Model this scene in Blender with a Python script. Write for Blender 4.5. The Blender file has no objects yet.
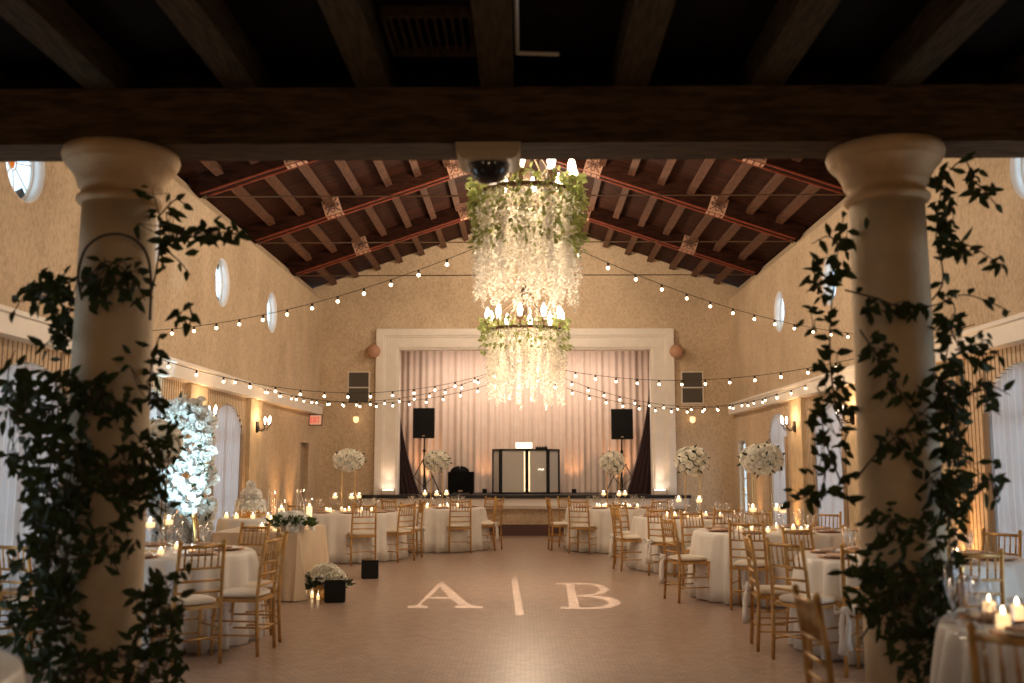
import bpy, math, random
from mathutils import Vector, Matrix
random.seed(7)
C = bpy.context.scene.collection
PI = math.pi
R = math.radians
sc = bpy.context.scene

# ------------------------------------------------------------------ camera
F = 1000.0
CAMZ = 1.5
PITCH = math.atan(125.5/F)
YAW = math.atan(13/F*math.cos(PITCH))
CAM_ROT = Matrix.Rotation(YAW, 3, 'Z') @ Matrix.Rotation(PI/2+PITCH, 3, 'X')
def ray(px, py):
    return CAM_ROT @ Vector(((px-512)/F, -(py-341.5)/F, -1))
def at(px, py, Y):
    d = ray(px, py); t = Y/d.y
    return Vector((d.x*t, Y, CAMZ+d.z*t))
def ground(px, py, h=0.0):
    d = ray(px, py); t = (h-CAMZ)/d.z
    return Vector((d.x*t, d.y*t, h))
cd = bpy.data.cameras.new('camera'); cam = bpy.data.objects.new('camera', cd); C.objects.link(cam)
cam.location = (0, 0, CAMZ); cam.rotation_euler = (PI/2+PITCH, 0, YAW)
cd.sensor_width = 36; cd.lens = 36*F/1024; cd.clip_start = .05; cd.clip_end = 200
cd.dof.use_dof = True; cd.dof.focus_distance = 13.5; cd.dof.aperture_fstop = 1.25
sc.camera = cam

# ------------------------------------------------------------------ materials
MATS = {}
def mat(name, col, rough=.6, metal=0, bump=0, bscale=20, var=0, vscale=5, stretch=(1,1,1), emit=None, es=0,
        transl=0, spec=.5, col2=None, sheen=0, detail=4):
    if name in MATS: return MATS[name]
    m = bpy.data.materials.new(name); m.use_nodes = True; nt = m.node_tree; N = nt.nodes; L = nt.links
    b = N['Principled BSDF']
    b.inputs['Base Color'].default_value = (*col, 1); b.inputs['Roughness'].default_value = rough
    b.inputs['Metallic'].default_value = metal; b.inputs['Specular IOR Level'].default_value = spec
    if sheen: b.inputs['Sheen Weight'].default_value = sheen
    tc = N.new('ShaderNodeTexCoord'); mp = N.new('ShaderNodeMapping'); mp.inputs['Scale'].default_value = stretch
    L.new(tc.outputs['Object'], mp.inputs[0])
    if var or col2:
        n = N.new('ShaderNodeTexNoise'); n.inputs['Scale'].default_value = vscale; n.inputs['Detail'].default_value = detail
        L.new(mp.outputs[0], n.inputs[0])
        mx = N.new('ShaderNodeMix'); mx.data_type = 'RGBA'
        c2 = col2 or tuple(c*(1-var) for c in col)
        mx.inputs[6].default_value = (*col, 1); mx.inputs[7].default_value = (*c2, 1)
        rp = N.new('ShaderNodeMapRange'); rp.inputs[1].default_value = .38; rp.inputs[2].default_value = .66
        L.new(n.outputs[0], rp.inputs[0]); L.new(rp.outputs[0], mx.inputs[0]); L.new(mx.outputs[2], b.inputs['Base Color'])
    if bump:
        n2 = N.new('ShaderNodeTexNoise'); n2.inputs['Scale'].default_value = bscale; n2.inputs['Detail'].default_value = detail
        L.new(mp.outputs[0], n2.inputs[0])
        bp = N.new('ShaderNodeBump'); bp.inputs['Strength'].default_value = bump; bp.inputs['Distance'].default_value = .02
        L.new(n2.outputs[0], bp.inputs['Height']); L.new(bp.outputs[0], b.inputs['Normal'])
    if emit:
        b.inputs['Emission Color'].default_value = (*emit, 1); b.inputs['Emission Strength'].default_value = es
    if transl:
        t = N.new('ShaderNodeBsdfTranslucent'); t.inputs[0].default_value = (*col, 1)
        ms = N.new('ShaderNodeMixShader'); ms.inputs[0].default_value = transl
        L.new(b.outputs[0], ms.inputs[1]); L.new(t.outputs[0], ms.inputs[2]); L.new(ms.outputs[0], N['Material Output'].inputs[0])
    MATS[name] = m
    return m
def glass(name, tint=(1,1,1), refl=.12, rough=.03):
    if name in MATS: return MATS[name]
    m = bpy.data.materials.new(name); m.use_nodes = True; N = m.node_tree.nodes; L = m.node_tree.links
    N.remove(N['Principled BSDF'])
    t = N.new('ShaderNodeBsdfTransparent'); t.inputs[0].default_value = (*tint, 1)
    g = N.new('ShaderNodeBsdfGlossy'); g.inputs['Roughness'].default_value = rough
    lw = N.new('ShaderNodeLayerWeight'); lw.inputs[0].default_value = .35
    mr = N.new('ShaderNodeMapRange'); mr.inputs[3].default_value = refl*.4; mr.inputs[4].default_value = min(1, refl*4)
    mx = N.new('ShaderNodeMixShader')
    L.new(lw.outputs['Facing'], mr.inputs[0]); L.new(mr.outputs[0], mx.inputs[0])
    L.new(t.outputs[0], mx.inputs[1]); L.new(g.outputs[0], mx.inputs[2]); L.new(mx.outputs[0], N['Material Output'].inputs[0])
    MATS[name] = m
    return m

def stucco_mat(name, col, dark, rib_shade=False):
    m = bpy.data.materials.new(name); m.use_nodes = True; nt = m.node_tree; N = nt.nodes; L = nt.links
    b = N['Principled BSDF']; b.inputs['Roughness'].default_value = .85; b.inputs['Specular IOR Level'].default_value = .25
    g = N.new('ShaderNodeNewGeometry')
    mp = N.new('ShaderNodeMapping'); mp.inputs['Scale'].default_value = (1, 1, .75); L.new(g.outputs['Position'], mp.inputs[0])
    n1 = N.new('ShaderNodeTexNoise'); n1.inputs['Scale'].default_value = 1.1; n1.inputs['Detail'].default_value = 6; L.new(mp.outputs[0], n1.inputs[0])
    n2 = N.new('ShaderNodeTexNoise'); n2.inputs['Scale'].default_value = 24; n2.inputs['Detail'].default_value = 5; n2.inputs['Roughness'].default_value = .65; L.new(mp.outputs[0], n2.inputs[0])
    r1 = N.new('ShaderNodeMapRange'); r1.inputs[1].default_value = .35; r1.inputs[2].default_value = .68; L.new(n1.outputs[0], r1.inputs[0])
    r2 = N.new('ShaderNodeMapRange'); r2.inputs[1].default_value = .43; r2.inputs[2].default_value = .74; L.new(n2.outputs[0], r2.inputs[0])
    a = N.new('ShaderNodeMath'); a.operation = 'MULTIPLY_ADD'; a.inputs[1].default_value = .45; L.new(r1.outputs[0], a.inputs[0])
    k = N.new('ShaderNodeMath'); k.operation = 'MULTIPLY'; k.inputs[1].default_value = .62; L.new(r2.outputs[0], k.inputs[0]); L.new(k.outputs[0], a.inputs[2])
    mx = N.new('ShaderNodeMix'); mx.data_type = 'RGBA'; mx.inputs[6].default_value = (*col, 1); mx.inputs[7].default_value = (*dark, 1)
    L.new(a.outputs[0], mx.inputs[0])
    out = mx.outputs[2]
    bp = N.new('ShaderNodeBump'); bp.inputs['Strength'].default_value = .8; bp.inputs['Distance'].default_value = .035
    hgt = n2.outputs[0]
    if rib_shade:  # groove shade of the fluting drawn as dark stripes in the colour
        s = N.new('ShaderNodeSeparateXYZ'); L.new(g.outputs['Position'], s.inputs[0])
        w = N.new('ShaderNodeMath'); w.operation = 'MULTIPLY'; w.inputs[1].default_value = 2*PI/.085; L.new(s.outputs['Y'], w.inputs[0])
        sn = N.new('ShaderNodeMath'); sn.operation = 'SINE'; L.new(w.outputs[0], sn.inputs[0])
        lt = N.new('ShaderNodeMath'); lt.operation = 'LESS_THAN'; lt.inputs[1].default_value = 2.66; L.new(s.outputs['Z'], lt.inputs[0])
        ly = N.new('ShaderNodeMath'); ly.operation = 'LESS_THAN'; ly.inputs[1].default_value = 16.9; L.new(s.outputs['Y'], ly.inputs[0])
        mm = N.new('ShaderNodeMath'); mm.operation = 'MULTIPLY'; L.new(lt.outputs[0], mm.inputs[0]); L.new(ly.outputs[0], mm.inputs[1])
        rr = N.new('ShaderNodeMapRange'); rr.inputs[1].default_value = .35; rr.inputs[2].default_value = .9; L.new(sn.outputs[0], rr.inputs[0])
        m2 = N.new('ShaderNodeMath'); m2.operation = 'MULTIPLY'; L.new(rr.outputs[0], m2.inputs[0]); L.new(mm.outputs[0], m2.inputs[1])
        mz = N.new('ShaderNodeMix'); mz.data_type = 'RGBA'; mz.inputs[7].default_value = (dark[0]*.55, dark[1]*.5, dark[2]*.45, 1)
        L.new(m2.outputs[0], mz.inputs[0]); L.new(out, mz.inputs[6]); out = mz.outputs[2]
    L.new(hgt, bp.inputs['Height']); L.new(bp.outputs[0], b.inputs['Normal'])
    L.new(out, b.inputs['Base Color'])
    return m
M_STUCCO = stucco_mat('stucco', (.74, .585, .41), (.42, .30, .185))
M_STUCCO_R = stucco_mat('stucco_rib_shade', (.74, .585, .41), (.42, .30, .185), True)

def floor_mat():
    m = bpy.data.materials.new('floor_tile'); m.use_nodes = True; N = m.node_tree.nodes; L = m.node_tree.links
    b = N['Principled BSDF']; b.inputs['Specular IOR Level'].default_value = .55
    g = N.new('ShaderNodeNewGeometry')
    br = N.new('ShaderNodeTexBrick'); br.inputs['Scale'].default_value = 1; br.inputs['Brick Width'].default_value = .075; br.inputs['Row Height'].default_value = .06
    br.inputs['Mortar Size'].default_value = .0035; br.inputs['Mortar Smooth'].default_value = .3; br.offset = .5
    br.inputs['Color1'].default_value = (.44, .315, .235, 1); br.inputs['Color2'].default_value = (.33, .225, .165, 1); br.inputs['Mortar'].default_value = (.19, .125, .09, 1)
    L.new(g.outputs['Position'], br.inputs[0])
    n = N.new('ShaderNodeTexNoise'); n.inputs['Scale'].default_value = 7; n.inputs['Detail'].default_value = 4; L.new(g.outputs['Position'], n.inputs[0])
    mx = N.new('ShaderNodeMix'); mx.data_type = 'RGBA'; mx.blend_type = 'MULTIPLY'; mx.inputs[0].default_value = .3
    cr = N.new('ShaderNodeMapRange'); cr.inputs[1].default_value = .3; cr.inputs[2].default_value = .7; cr.inputs[3].default_value = .55; cr.inputs[4].default_value = 1.15
    L.new(n.outputs[0], cr.inputs[0]); L.new(br.outputs[0], mx.inputs[6]); L.new(cr.outputs[0], mx.inputs[7]); L.new(mx.outputs[2], b.inputs['Base Color'])
    rr = N.new('ShaderNodeMapRange'); rr.inputs[3].default_value = .27; rr.inputs[4].default_value = .36; L.new(n.outputs[0], rr.inputs[0]); L.new(rr.outputs[0], b.inputs['Roughness'])
    n3 = N.new('ShaderNodeTexNoise'); n3.inputs['Scale'].default_value = 9; L.new(g.outputs['Position'], n3.inputs[0])
    ad = N.new('ShaderNodeMath'); ad.operation = 'MULTIPLY_ADD'; ad.inputs[1].default_value = -.25; L.new(br.outputs['Fac'], ad.inputs[0]); L.new(n3.outputs[0], ad.inputs[2])
    bp = N.new('ShaderNodeBump'); bp.inputs['Strength'].default_value = .05; bp.inputs['Distance'].default_value = .005
    L.new(ad.outputs[0], bp.inputs['Height']); L.new(bp.outputs[0], b.inputs['Normal'])
    return m
M_FLOOR = floor_mat()
M_ROOF = mat('roof_boards', (.055, .018, .010), .7, bump=.4, bscale=9, col2=(.02, .008, .005), vscale=3, stretch=(.5, 5, 1), spec=.12)
M_BEAM = mat('dark_beam_wood', (.04, .014, .008), .9, spec=.1, bump=.4, bscale=14, var=.5, vscale=6, stretch=(1, 4, 4))
M_REDEDGE = mat('red_painted_edge', (.28, .05, .02), .55, var=.4, vscale=8)
M_PURLIN = mat('purlin_wood', (.125, .05, .024), .7, bump=.4, bscale=20, var=.5, vscale=7, stretch=(5, 1, 5))
M_STENCIL_BG = mat('stencil_ground', (.62, .36, .24), .7, var=.35, vscale=25)
M_STENCIL_FG = mat('stencil_ornament', (.10, .04, .03), .7)
M_LOGGIA = mat('loggia_timber', (.09, .052, .026), .8, spec=.15, bump=.6, bscale=8, var=.55, vscale=5, stretch=(1, 6, 6))
M_JOIST = mat('loggia_joist_timber', (.07, .042, .018), .85, spec=.12, bump=.6, bscale=8, var=.5, vscale=5, stretch=(6, 1, 6))
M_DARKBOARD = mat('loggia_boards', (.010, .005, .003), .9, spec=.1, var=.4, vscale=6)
M_STONE = mat('cast_stone', (.60, .45, .28), .75, bump=.35, bscale=25, var=.18, vscale=4)
M_CAPSTONE = mat('cast_stone_capital', (.56, .36, .18), .75, bump=.35, bscale=25, var=.2, vscale=6)
M_WHITE = mat('cream_plaster', (.78, .70, .60), .6, var=.08)
M_SHELL = mat('white_plaster', (.86, .80, .72), .55, var=.06)
M_PILASTER = mat('pilaster_plaster', (.62, .48, .30), .75, bump=.3, bscale=20, var=.2)
M_GOLD = mat('gold_painted_wood', (.56, .31, .095), .36, metal=.35, var=.3, vscale=12)
M_GOLD2 = mat('polished_gold', (.85, .58, .24), .25, metal=.9)
M_CUSHION = mat('ivory_cushion', (.80, .72, .60), .85)
M_SASH = mat('white_chiffon', (.85, .80, .74), .8, transl=.3)
M_CLOTH = mat('ivory_satin', (.78, .73, .66), .42, sheen=.3, var=.08)
M_CLOTH_B = mat('champagne_linen', (.64, .49, .33), .6, sheen=.2, var=.1)
M_CLOTH_LB = mat('blue_lit_satin', (.72, .74, .74), .4, sheen=.3)  # blue of the light on the cake table mixed into this cloth colour
M_ROSE = mat('cream_petals', (.95, .92, .82), .7, transl=.08)
M_ROSEW = mat('white_petals', (.95, .95, .92), .7, transl=.08)
M_LEAFL = mat('fresh_green_leaves', (.46, .52, .16), .6, transl=.25, var=.65, vscale=9)
M_LEAFD = mat('dark_green_leaves', (.045, .065, .025), .5, transl=.15, var=.5, vscale=9)
M_LEAFM = mat('bouquet_leaves', (.10, .17, .045), .6, transl=.2, var=.6, vscale=9)
M_VINE = mat('vine_leaves', (.045, .062, .02), .75, spec=.15, transl=.12, var=.5, vscale=12)
M_STEM = mat('vine_stems', (.06, .035, .018), .7)
M_WISTERIA = mat('wisteria_petals', (.90, .85, .76), .7, transl=.2)
M_IRON = mat('black_iron', (.03, .022, .018), .45, metal=.6)
M_BRONZE = mat('bronze_iron', (.16, .10, .06), .4, metal=.7)
M_SCROLL = mat('pale_scroll_metal', (.55, .42, .32), .4, metal=.5)
M_FLAME = mat('candle_glow', (1, .9, .7), .5, emit=(1, .80, .55), es=14)
M_LAMP = mat('candle_lamp_glow', (1, .92, .8), .5, emit=(1, .86, .68), es=9)
M_BULB = mat('festoon_bulb', (1, .9, .75), .4, emit=(1, .78, .50), es=8)
M_WAX = mat('candle_wax', (.95, .85, .68), .6, emit=(1, .62, .28), es=1.3)
M_BLACK = mat('black_plastic', (.008, .008, .008), .55, spec=.25)
M_BLACKCLOTH = mat('black_fabric', (.006, .006, .006), .9, spec=.1)
M_GRILLE = mat('speaker_grille', (.010, .010, .010), .7, spec=.15, bump=.6, bscale=90)
M_CURTAIN = mat('blush_stage_curtain', (.63, .51, .43), .8, var=.05)
M_VELVET = mat('maroon_velvet', (.035, .008, .009), .8, sheen=.2)
M_SHEER = mat('sheer_drape', (.60, .53, .49), .8, transl=.3)
M_SHEER_T = mat('tan_drape', (.42, .30, .19), .8, transl=.15)
M_BASE = mat('dark_base_wood', (.07, .025, .018), .5)
M_CARPET = mat('black_stage_floor', (.012, .011, .012), .6)
M_GLASS = glass('clear_glass', refl=.22)
M_PANE = glass('window_glass', (.93, .97, 1), refl=.08)
M_CHARGER = mat('copper_charger', (.62, .30, .13), .35, metal=.5, var=.2)
M_PLATE = mat('ivory_china', (.8, .75, .68), .3)
M_NAPKIN = mat('blush_napkin', (.62, .42, .30), .8)
M_CREAMPANEL = mat('cream_booth_panel', (.55, .51, .45), .6)
M_LAMPBOX = mat('lit_white_box', (1, .95, .85), .5, emit=(1, .86, .62), es=1.6)
M_TAN = mat('tan_speaker_paint', (.50, .27, .17), .6)
M_DOME = mat('smoked_dome', (.008, .008, .01), .08, spec=.8)
M_BEIGEPL = mat('beige_plastic', (.42, .32, .20), .5)
M_VENT = mat('dark_louvre', (.13, .11, .085), .6)
M_WFRAME = mat('white_window_frame', (.75, .72, .66), .5)
M_LEADBLACK = mat('dark_stained_glass', (.008, .008, .01), .2)
M_AMBERGL = mat('amber_stained_glass', (.8, .32, .05), .3, transl=.6)
M_EXIT = mat('exit_sign_face', (.85, .55, .45), .5, emit=(1, .45, .30), es=.25)
M_EXITRED = mat('exit_sign_letters', (.6, .02, .01), .5, emit=(1, .03, .02), es=.5)
M_BOTTLE = mat('amber_bottle_glass', (.45, .16, .03), .12, spec=.8)
M_LEDSTRIP = mat('booth_led_strip', (1, .8, .5), .5, emit=(1, .70, .38), es=1.6)

# ------------------------------------------------------------------ mesh helpers
class MB:
    def __init__(s): s.v = []; s.f = []; s.mi = []; s.cur = 0
    def face(s, idx): s.f.append(idx); s.mi.append(s.cur)
    def box(s, x0, y0, z0, x1, y1, z1):
        n = len(s.v)
        s.v += [Vector(p) for p in ((x0,y0,z0),(x1,y0,z0),(x1,y1,z0),(x0,y1,z0),(x0,y0,z1),(x1,y0,z1),(x1,y1,z1),(x0,y1,z1))]
        for q in ((0,3,2,1),(4,5,6,7),(0,1,5,4),(1,2,6,5),(2,3,7,6),(3,0,4,7)): s.face([n+i for i in q])
        return s
    def bar(s, p, q, w, h, up=(0,0,1)):
        p = Vector(p); q = Vector(q); d = (q-p).normalized(); u = Vector(up)
        x = d.cross(u).normalized(); z = x.cross(d).normalized(); n = len(s.v)
        for c in (p, q):
            for a, b in ((-1,-1),(1,-1),(1,1),(-1,1)): s.v.append(c + x*a*w/2 + z*b*h/2)
        for f in ((0,1,2,3),(7,6,5,4),(0,4,5,1),(1,5,6,2),(2,6,7,3),(3,7,4,0)): s.face([n+i for i in f])
        return s
    def tube(s, pts, r, seg=8, closed=False, r2=None):
        pts = [Vector(p) for p in pts]; n = len(s.v); m = len(pts); pu = None
        for i, p in enumerate(pts):
            if closed: d = pts[(i+1) % m]-pts[i-1]
            else: d = pts[min(i+1, m-1)]-pts[max(i-1, 0)]
            d = d.normalized() if d.length > 1e-9 else Vector((0,0,1))
            u = pu if pu is not None else (Vector((0,0,1)) if abs(d.z) < .9 else Vector((1,0,0)))
            x = d.cross(u); x = x.normalized() if x.length > 1e-6 else d.orthogonal().normalized(); y = x.cross(d).normalized(); pu = y
            rr = r if r2 is None else r + (r2-r)*i/max(1, m-1)
            for k in range(seg):
                a = 2*PI*k/seg; s.v.append(p + x*math.cos(a)*rr + y*math.sin(a)*rr)
        for i in range(m if closed else m-1):
            a = n+i*seg; b = n+((i+1) % m)*seg
            for k in range(seg): s.face([a+k, a+(k+1) % seg, b+(k+1) % seg, b+k])
        if not closed:
            s.face([n+k for k in range(seg)][::-1]); s.face([n+(m-1)*seg+k for k in range(seg)])
        return s
    def lathe(s, prof, c=(0,0,0), seg=24, wob=None, cap=True):
        n = len(s.v); c = Vector(c)
        for j, (r, z) in enumerate(prof):
            for k in range(seg):
                a = 2*PI*k/seg; rr = r if wob is None else wob(r, z, a)
                s.v.append(c+Vector((rr*math.cos(a), rr*math.sin(a), z)))
        for j in range(len(prof)-1):
            for k in range(seg):
                s.face([n+j*seg+k, n+j*seg+(k+1) % seg, n+(j+1)*seg+(k+1) % seg, n+(j+1)*seg+k])
        if cap and prof[0][0] > 1e-4: s.face([n+k for k in range(seg)][::-1])
        if cap and prof[-1][0] > 1e-4: s.face([n+(len(prof)-1)*seg+k for k in range(seg)])
        return s
    def ball(s, c, r, seg=10, rings=6, sz=1):
        return s.lathe([(max(1e-4, r*math.sin(PI*i/rings)), -r*sz*math.cos(PI*i/rings)) for i in range(rings+1)], c, seg)
    def prism(s, poly, axis, a, b):
        n = len(s.v); m = len(poly)
        for t in (a, b):
            for (u, w) in poly:
                s.v.append(Vector((u, t, w)) if axis == 'y' else Vector((t, u, w)) if axis == 'x' else Vector((u, w, t)))
        s.face(list(range(n, n+m))); s.face(list(range(n+m, n+2*m))[::-1])
        for i in range(m): s.face([n+i, n+(i+1) % m, n+m+(i+1) % m, n+m+i])
        return s
    def leaf(s, p, d, L, W, nrm=None):
        p = Vector(p); d = Vector(d).normalized()
        x = d.cross(nrm if nrm is not None else Vector((random.uniform(-1,1), random.uniform(-1,1), random.uniform(-1,1))))
        x = x.normalized() if x.length > 1e-5 else d.orthogonal().normalized(); z = x.cross(d).normalized(); n = len(s.v)
        s.v += [p, p+d*L*.33+x*W*.5+z*W*.18, p+d*L*.70+x*W*.36+z*W*.1-z*L*.06, p+d*L-z*L*.14, p+d*L*.70-x*W*.36+z*W*.1-z*L*.06, p+d*L*.33-x*W*.5+z*W*.18, p+d*L*.35, p+d*L*.7-z*L*.05]
        for f in ((0,1,6),(6,1,2,7),(7,2,3),(0,6,5),(6,7,4,5),(7,3,4)): s.face([n+i for i in f])
        return s
    def grid(s, fn, nu, nv):
        n = len(s.v)
        for j in range(nv+1):
            for i in range(nu+1): s.v.append(Vector(fn(i/nu, j/nv)))
        for j in range(nv):
            for i in range(nu):
                a = n+j*(nu+1)+i; s.face([a, a+1, a+nu+2, a+nu+1])
        return s
    def build(s, name, m, parent=None, smooth=False, loc=None):
        me = bpy.data.meshes.new(name); me.from_pydata([tuple(v) for v in s.v], [], s.f)
        ms = m if isinstance(m, (list, tuple)) else [m]
        for q in ms: me.materials.append(q)
        if len(ms) > 1: me.polygons.foreach_set('material_index', s.mi)
        if smooth: me.polygons.foreach_set('use_smooth', [True]*len(s.f))
        me.update()
        o = bpy.data.objects.new(name, me); C.objects.link(o)
        if parent: o.parent = parent
        if loc: o.location = loc
        return o
def tag(o, label=None, cat=None, group=None, kind=None):
    if label: o['label'] = label
    if cat: o['category'] = cat
    if group: o['group'] = group
    if kind: o['kind'] = kind
    return o
def thing(name, label, cat, loc=(0,0,0), rz=0, group=None):
    o = bpy.data.objects.new(name, None); C.objects.link(o); o.location = loc; o.rotation_euler = (0,0,rz); o.empty_display_size = .1
    return tag(o, label, cat, group)
def struct(o): o['kind'] = 'structure'; return o
def copy_tree(o, parent=None):
    c = o.copy(); C.objects.link(c)
    if parent: c.parent = parent
    for ch in list(o.children): copy_tree(ch, c)
    return c
class Proto:
    """first use places the original itself, later uses place copies"""
    def __init__(s, o): s.o = o; s.used = False
    def place(s, loc, rz=0, label=None, group=None, scale=None):
        c = s.o if not s.used else None
        if c is None:
            c = copy_tree(s.o)
        s.used = True
        c.location = loc; c.rotation_euler = (0,0,rz)
        if scale: c.scale = (scale,)*3 if not isinstance(scale, tuple) else scale
        if label: c['label'] = label
        if group: c['group'] = group
        elif 'group' in c: del c['group']
        return c
def flat_fill(outlines, thick, name, m, fn):
    """filled outline with holes, extruded; fn maps local 3D to world"""
    cu = bpy.data.curves.new('tmp', 'CURVE'); cu.dimensions = '2D'; cu.fill_mode = 'BOTH'; cu.extrude = thick/2
    for o in outlines:
        sp = cu.splines.new('POLY'); sp.points.add(len(o)-1)
        for i, (x, y) in enumerate(o): sp.points[i].co = (x, y, 0, 1)
        sp.use_cyclic_u = True
    ob = bpy.data.objects.new('tmp', cu); C.objects.link(ob)
    bpy.context.view_layer.update()
    me = bpy.data.meshes.new_from_object(ob.evaluated_get(bpy.context.evaluated_depsgraph_get()))
    bpy.data.objects.remove(ob); bpy.data.curves.remove(cu)
    for v in me.vertices: v.co = fn(v.co)
    me.materials.clear(); me.materials.append(m); me.name = name
    o = bpy.data.objects.new(name, me); C.objects.link(o)
    return o
def light(kind, name, loc, power, col, size=.1, target=None, **kw):
    ld = bpy.data.lights.new(name, kind); ld.energy = power; ld.color = col
    if kind == 'AREA':
        ld.shape = kw.get('shape', 'RECTANGLE'); ld.size = size; ld.size_y = kw.get('size_y', size)
        if 'spread' in kw: ld.spread = kw['spread']
    else: ld.shadow_soft_size = size
    if kind == 'SPOT': ld.spot_size = kw.get('angle', 1.0); ld.spot_blend = kw.get('blend', .5)
    o = bpy.data.objects.new(name, ld); C.objects.link(o); o.location = loc
    if target is not None:
        o.rotation_euler = (Vector(target)-Vector(loc)).to_track_quat('-Z', 'Y').to_euler()
    return o

# ------------------------------------------------------------------ the hall shell
HX = 4.6; YB = 22.4; CREST = 5.24; WT = .16; STAGE = .89
SLOPE = .34; RAFT0 = 5.34               # rafter underside at the wall
def roof_under(x): return RAFT0 + (HX-abs(x))*SLOPE
struct(MB().box(-5.2, -2.6, -.2, 5.2, 26.5, 0).build('floor', M_FLOOR))
ROUND = [8.9, 11.95, 14.95, 17.95]; RZ = 4.29; RR = .375
def circle(cx, cy, r, n=40): return [(cx+r*math.cos(2*PI*i/n), cy+r*math.sin(2*PI*i/n)) for i in range(n)]
def arch(cy, w, spring, top, n=16):
    p = [(cy-w/2, .02), (cy-w/2, spring)]
    for i in range(1, n): a = PI*i/n; p.append((cy-w/2*math.cos(a), spring+(top-spring)*math.sin(a)))
    return p+[(cy+w/2, spring), (cy+w/2, .02)]
ARCH_L = [6.2, 9.25, 12.25, 15.5]; ARCH_R = [6.2, 9.3, 12.3, 15.3, 18.35]
AW = 1.62; ASP = 1.98; ATOP = 2.47
for side, name, arches, extra in ((-1, 'wall_left', ARCH_L, [(20.95, .75, 2.0)]), (1, 'wall_right', ARCH_R, [(21.35, .7, 2.05)])):
    outl = [[(-2.6, 0), (YB+.01, 0), (YB+.01, CREST), (-2.6, CREST)]]
    outl += [circle(y, RZ, RR) for y in ROUND]
    for y in arches: outl.append(arch(y, AW if y < 17 else 1.35, ASP, ATOP))
    for (y, w, h) in extra: outl.append([(y-w/2, .02), (y-w/2, h), (y+w/2, h), (y+w/2, .02)])
    o = struct(flat_fill(outl, WT, name, M_STUCCO_R, lambda c, s=side: Vector((s*(HX+WT/2+c.z), c.x, c.y))))
    # sloping wall head above the crest line
    hd = MB().prism([(side*HX, CREST), (side*(HX+.2), 5.5), (side*(HX+.5), 5.5), (side*(HX+.5), CREST)], 'y', 6.1, YB+.3)
    struct(hd.build('trim_1' if side < 0 else 'trim_2', M_STUCCO))
    # plaster ledge
    g = MB().prism([(side*(HX-.001), 2.63), (side*(HX-.13), 2.64), (side*(HX-.13), 2.82), (side*(HX-.16), 2.83), (side*(HX-.16), 2.87), (side*(HX-.001), 2.87)], 'y', 6.4, YB-.35)
    struct(g.build('trim_3' if side < 0 else 'trim_4', M_SHELL))
    # pilasters under the ledge
    for k, y in enumerate((10.9, 13.86, 16.85)):
        hw = .36
        p = MB().box(min(side*HX, side*(HX-.07)), y-hw, 0, max(side*HX, side*(HX-.07)), y+hw, 2.63)
        p.box(min(side*HX, side*(HX-.1)), y-hw-.04, 0, max(side*HX, side*(HX-.1)), y+hw+.04, .22)
        struct(p.build('trim_%d' % (5+k+(3 if side > 0 else 0)), M_PILASTER))
    b = MB()
    # round windows
    for k, y in enumerate(ROUND):
        xo = side*(HX+WT-.03)
        w = thing('window_%d' % (k+1+(4 if side > 0 else 0)), None, None, (xo, y, RZ)); struct(w)
        fr = MB(); fr.tube([(0, RR*.97*math.cos(a), RR*.97*math.sin(a)) for a in [2*PI*i/36 for i in range(36)]], .022, 8, True)
        for i in range(8):
            a = 2*PI*i/8+.2; fr.bar((0, .07*math.cos(a), .07*math.sin(a)), (0, RR*.97*math.cos(a), RR*.97*math.sin(a)), .012, .012, (1,0,0))
        fr.tube([(0, .07*math.cos(a), .07*math.sin(a)) for a in [2*PI*i/16 for i in range(16)]], .008, 6, True)
        fr.build('window_frame', M_WFRAME, w)
        rv = MB().lathe([(RR-.002, -.128), (RR-.012, -.128), (RR-.012, .01), (RR-.002, .01)], (0,0,0), 40, None, False).build('reveal', M_SHELL, w, True); rv.rotation_euler = (0, side*PI/2, 0)
        gl = MB(); gl.prism([(RR*.96*math.cos(2*PI*i/32), RR*.96*math.sin(2*PI*i/32)) for i in range(32)], 'x', .004*side, .01*side)
        gl.build('pane', M_PANE, w)
        dk = MB()
        for i in (1, 3, 6):
            a0 = 2*PI*i/8+.2; a1 = a0+2*PI/8*.8
            dk.prism([(r_*math.cos(a), r_*math.sin(a)) for r_, a in ((.27, a0), (.35, a0), (.35, (a0+a1)/2), (.35, a1), (.27, a1))], 'x', -.004, .004)
        dk.build('dark_glass_piece', M_LEADBLACK, w)
        MB().prism([(.06*math.cos(2*PI*i/16)-.02, .06*math.sin(2*PI*i/16)) for i in range(16)], 'x', -.004, .004).build('amber_glass_piece', M_AMBERGL, w)
    # arched windows behind the drapes
    for k, y in enumerate(arches):
        if y < 7: continue
        w_ = AW if y < 17 else 1.35
        xo = side*(HX+WT-.04)
        w = thing('window_%d' % (9+k+(6 if side > 0 else 0)), None, None, (xo, y, 0)); struct(w)
        fr = MB()
        pts = [(0, a-y, b_) for a, b_ in arch(y, w_-.04, ASP-.01, ATOP-.02)]
        fr.tube(pts, .03, 6)
        fr.bar((0, 0, .02), (0, 0, ATOP-.03), .06, .06, (1,0,0)); fr.bar((0, -w_/2+.02, ASP), (0, w_/2-.02, ASP), .05, .05)
        for z in (.5, 1.0, 1.5): fr.bar((0, -w_/2+.02, z), (0, w_/2-.02, z), .02, .02)
        for q in (-.25, .25): fr.bar((0, q*w_, .02), (0, q*w_, ASP+.2), .02, .02, (1,0,0))
        fr.build('window_frame', M_WFRAME, w)
        gl = MB().prism([(a-y, b_) for a, b_ in arch(y, w_-.05, ASP-.01, ATOP-.03)], 'x', .012*side, .018*side); gl.build('pane', M_PANE, w)
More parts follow.
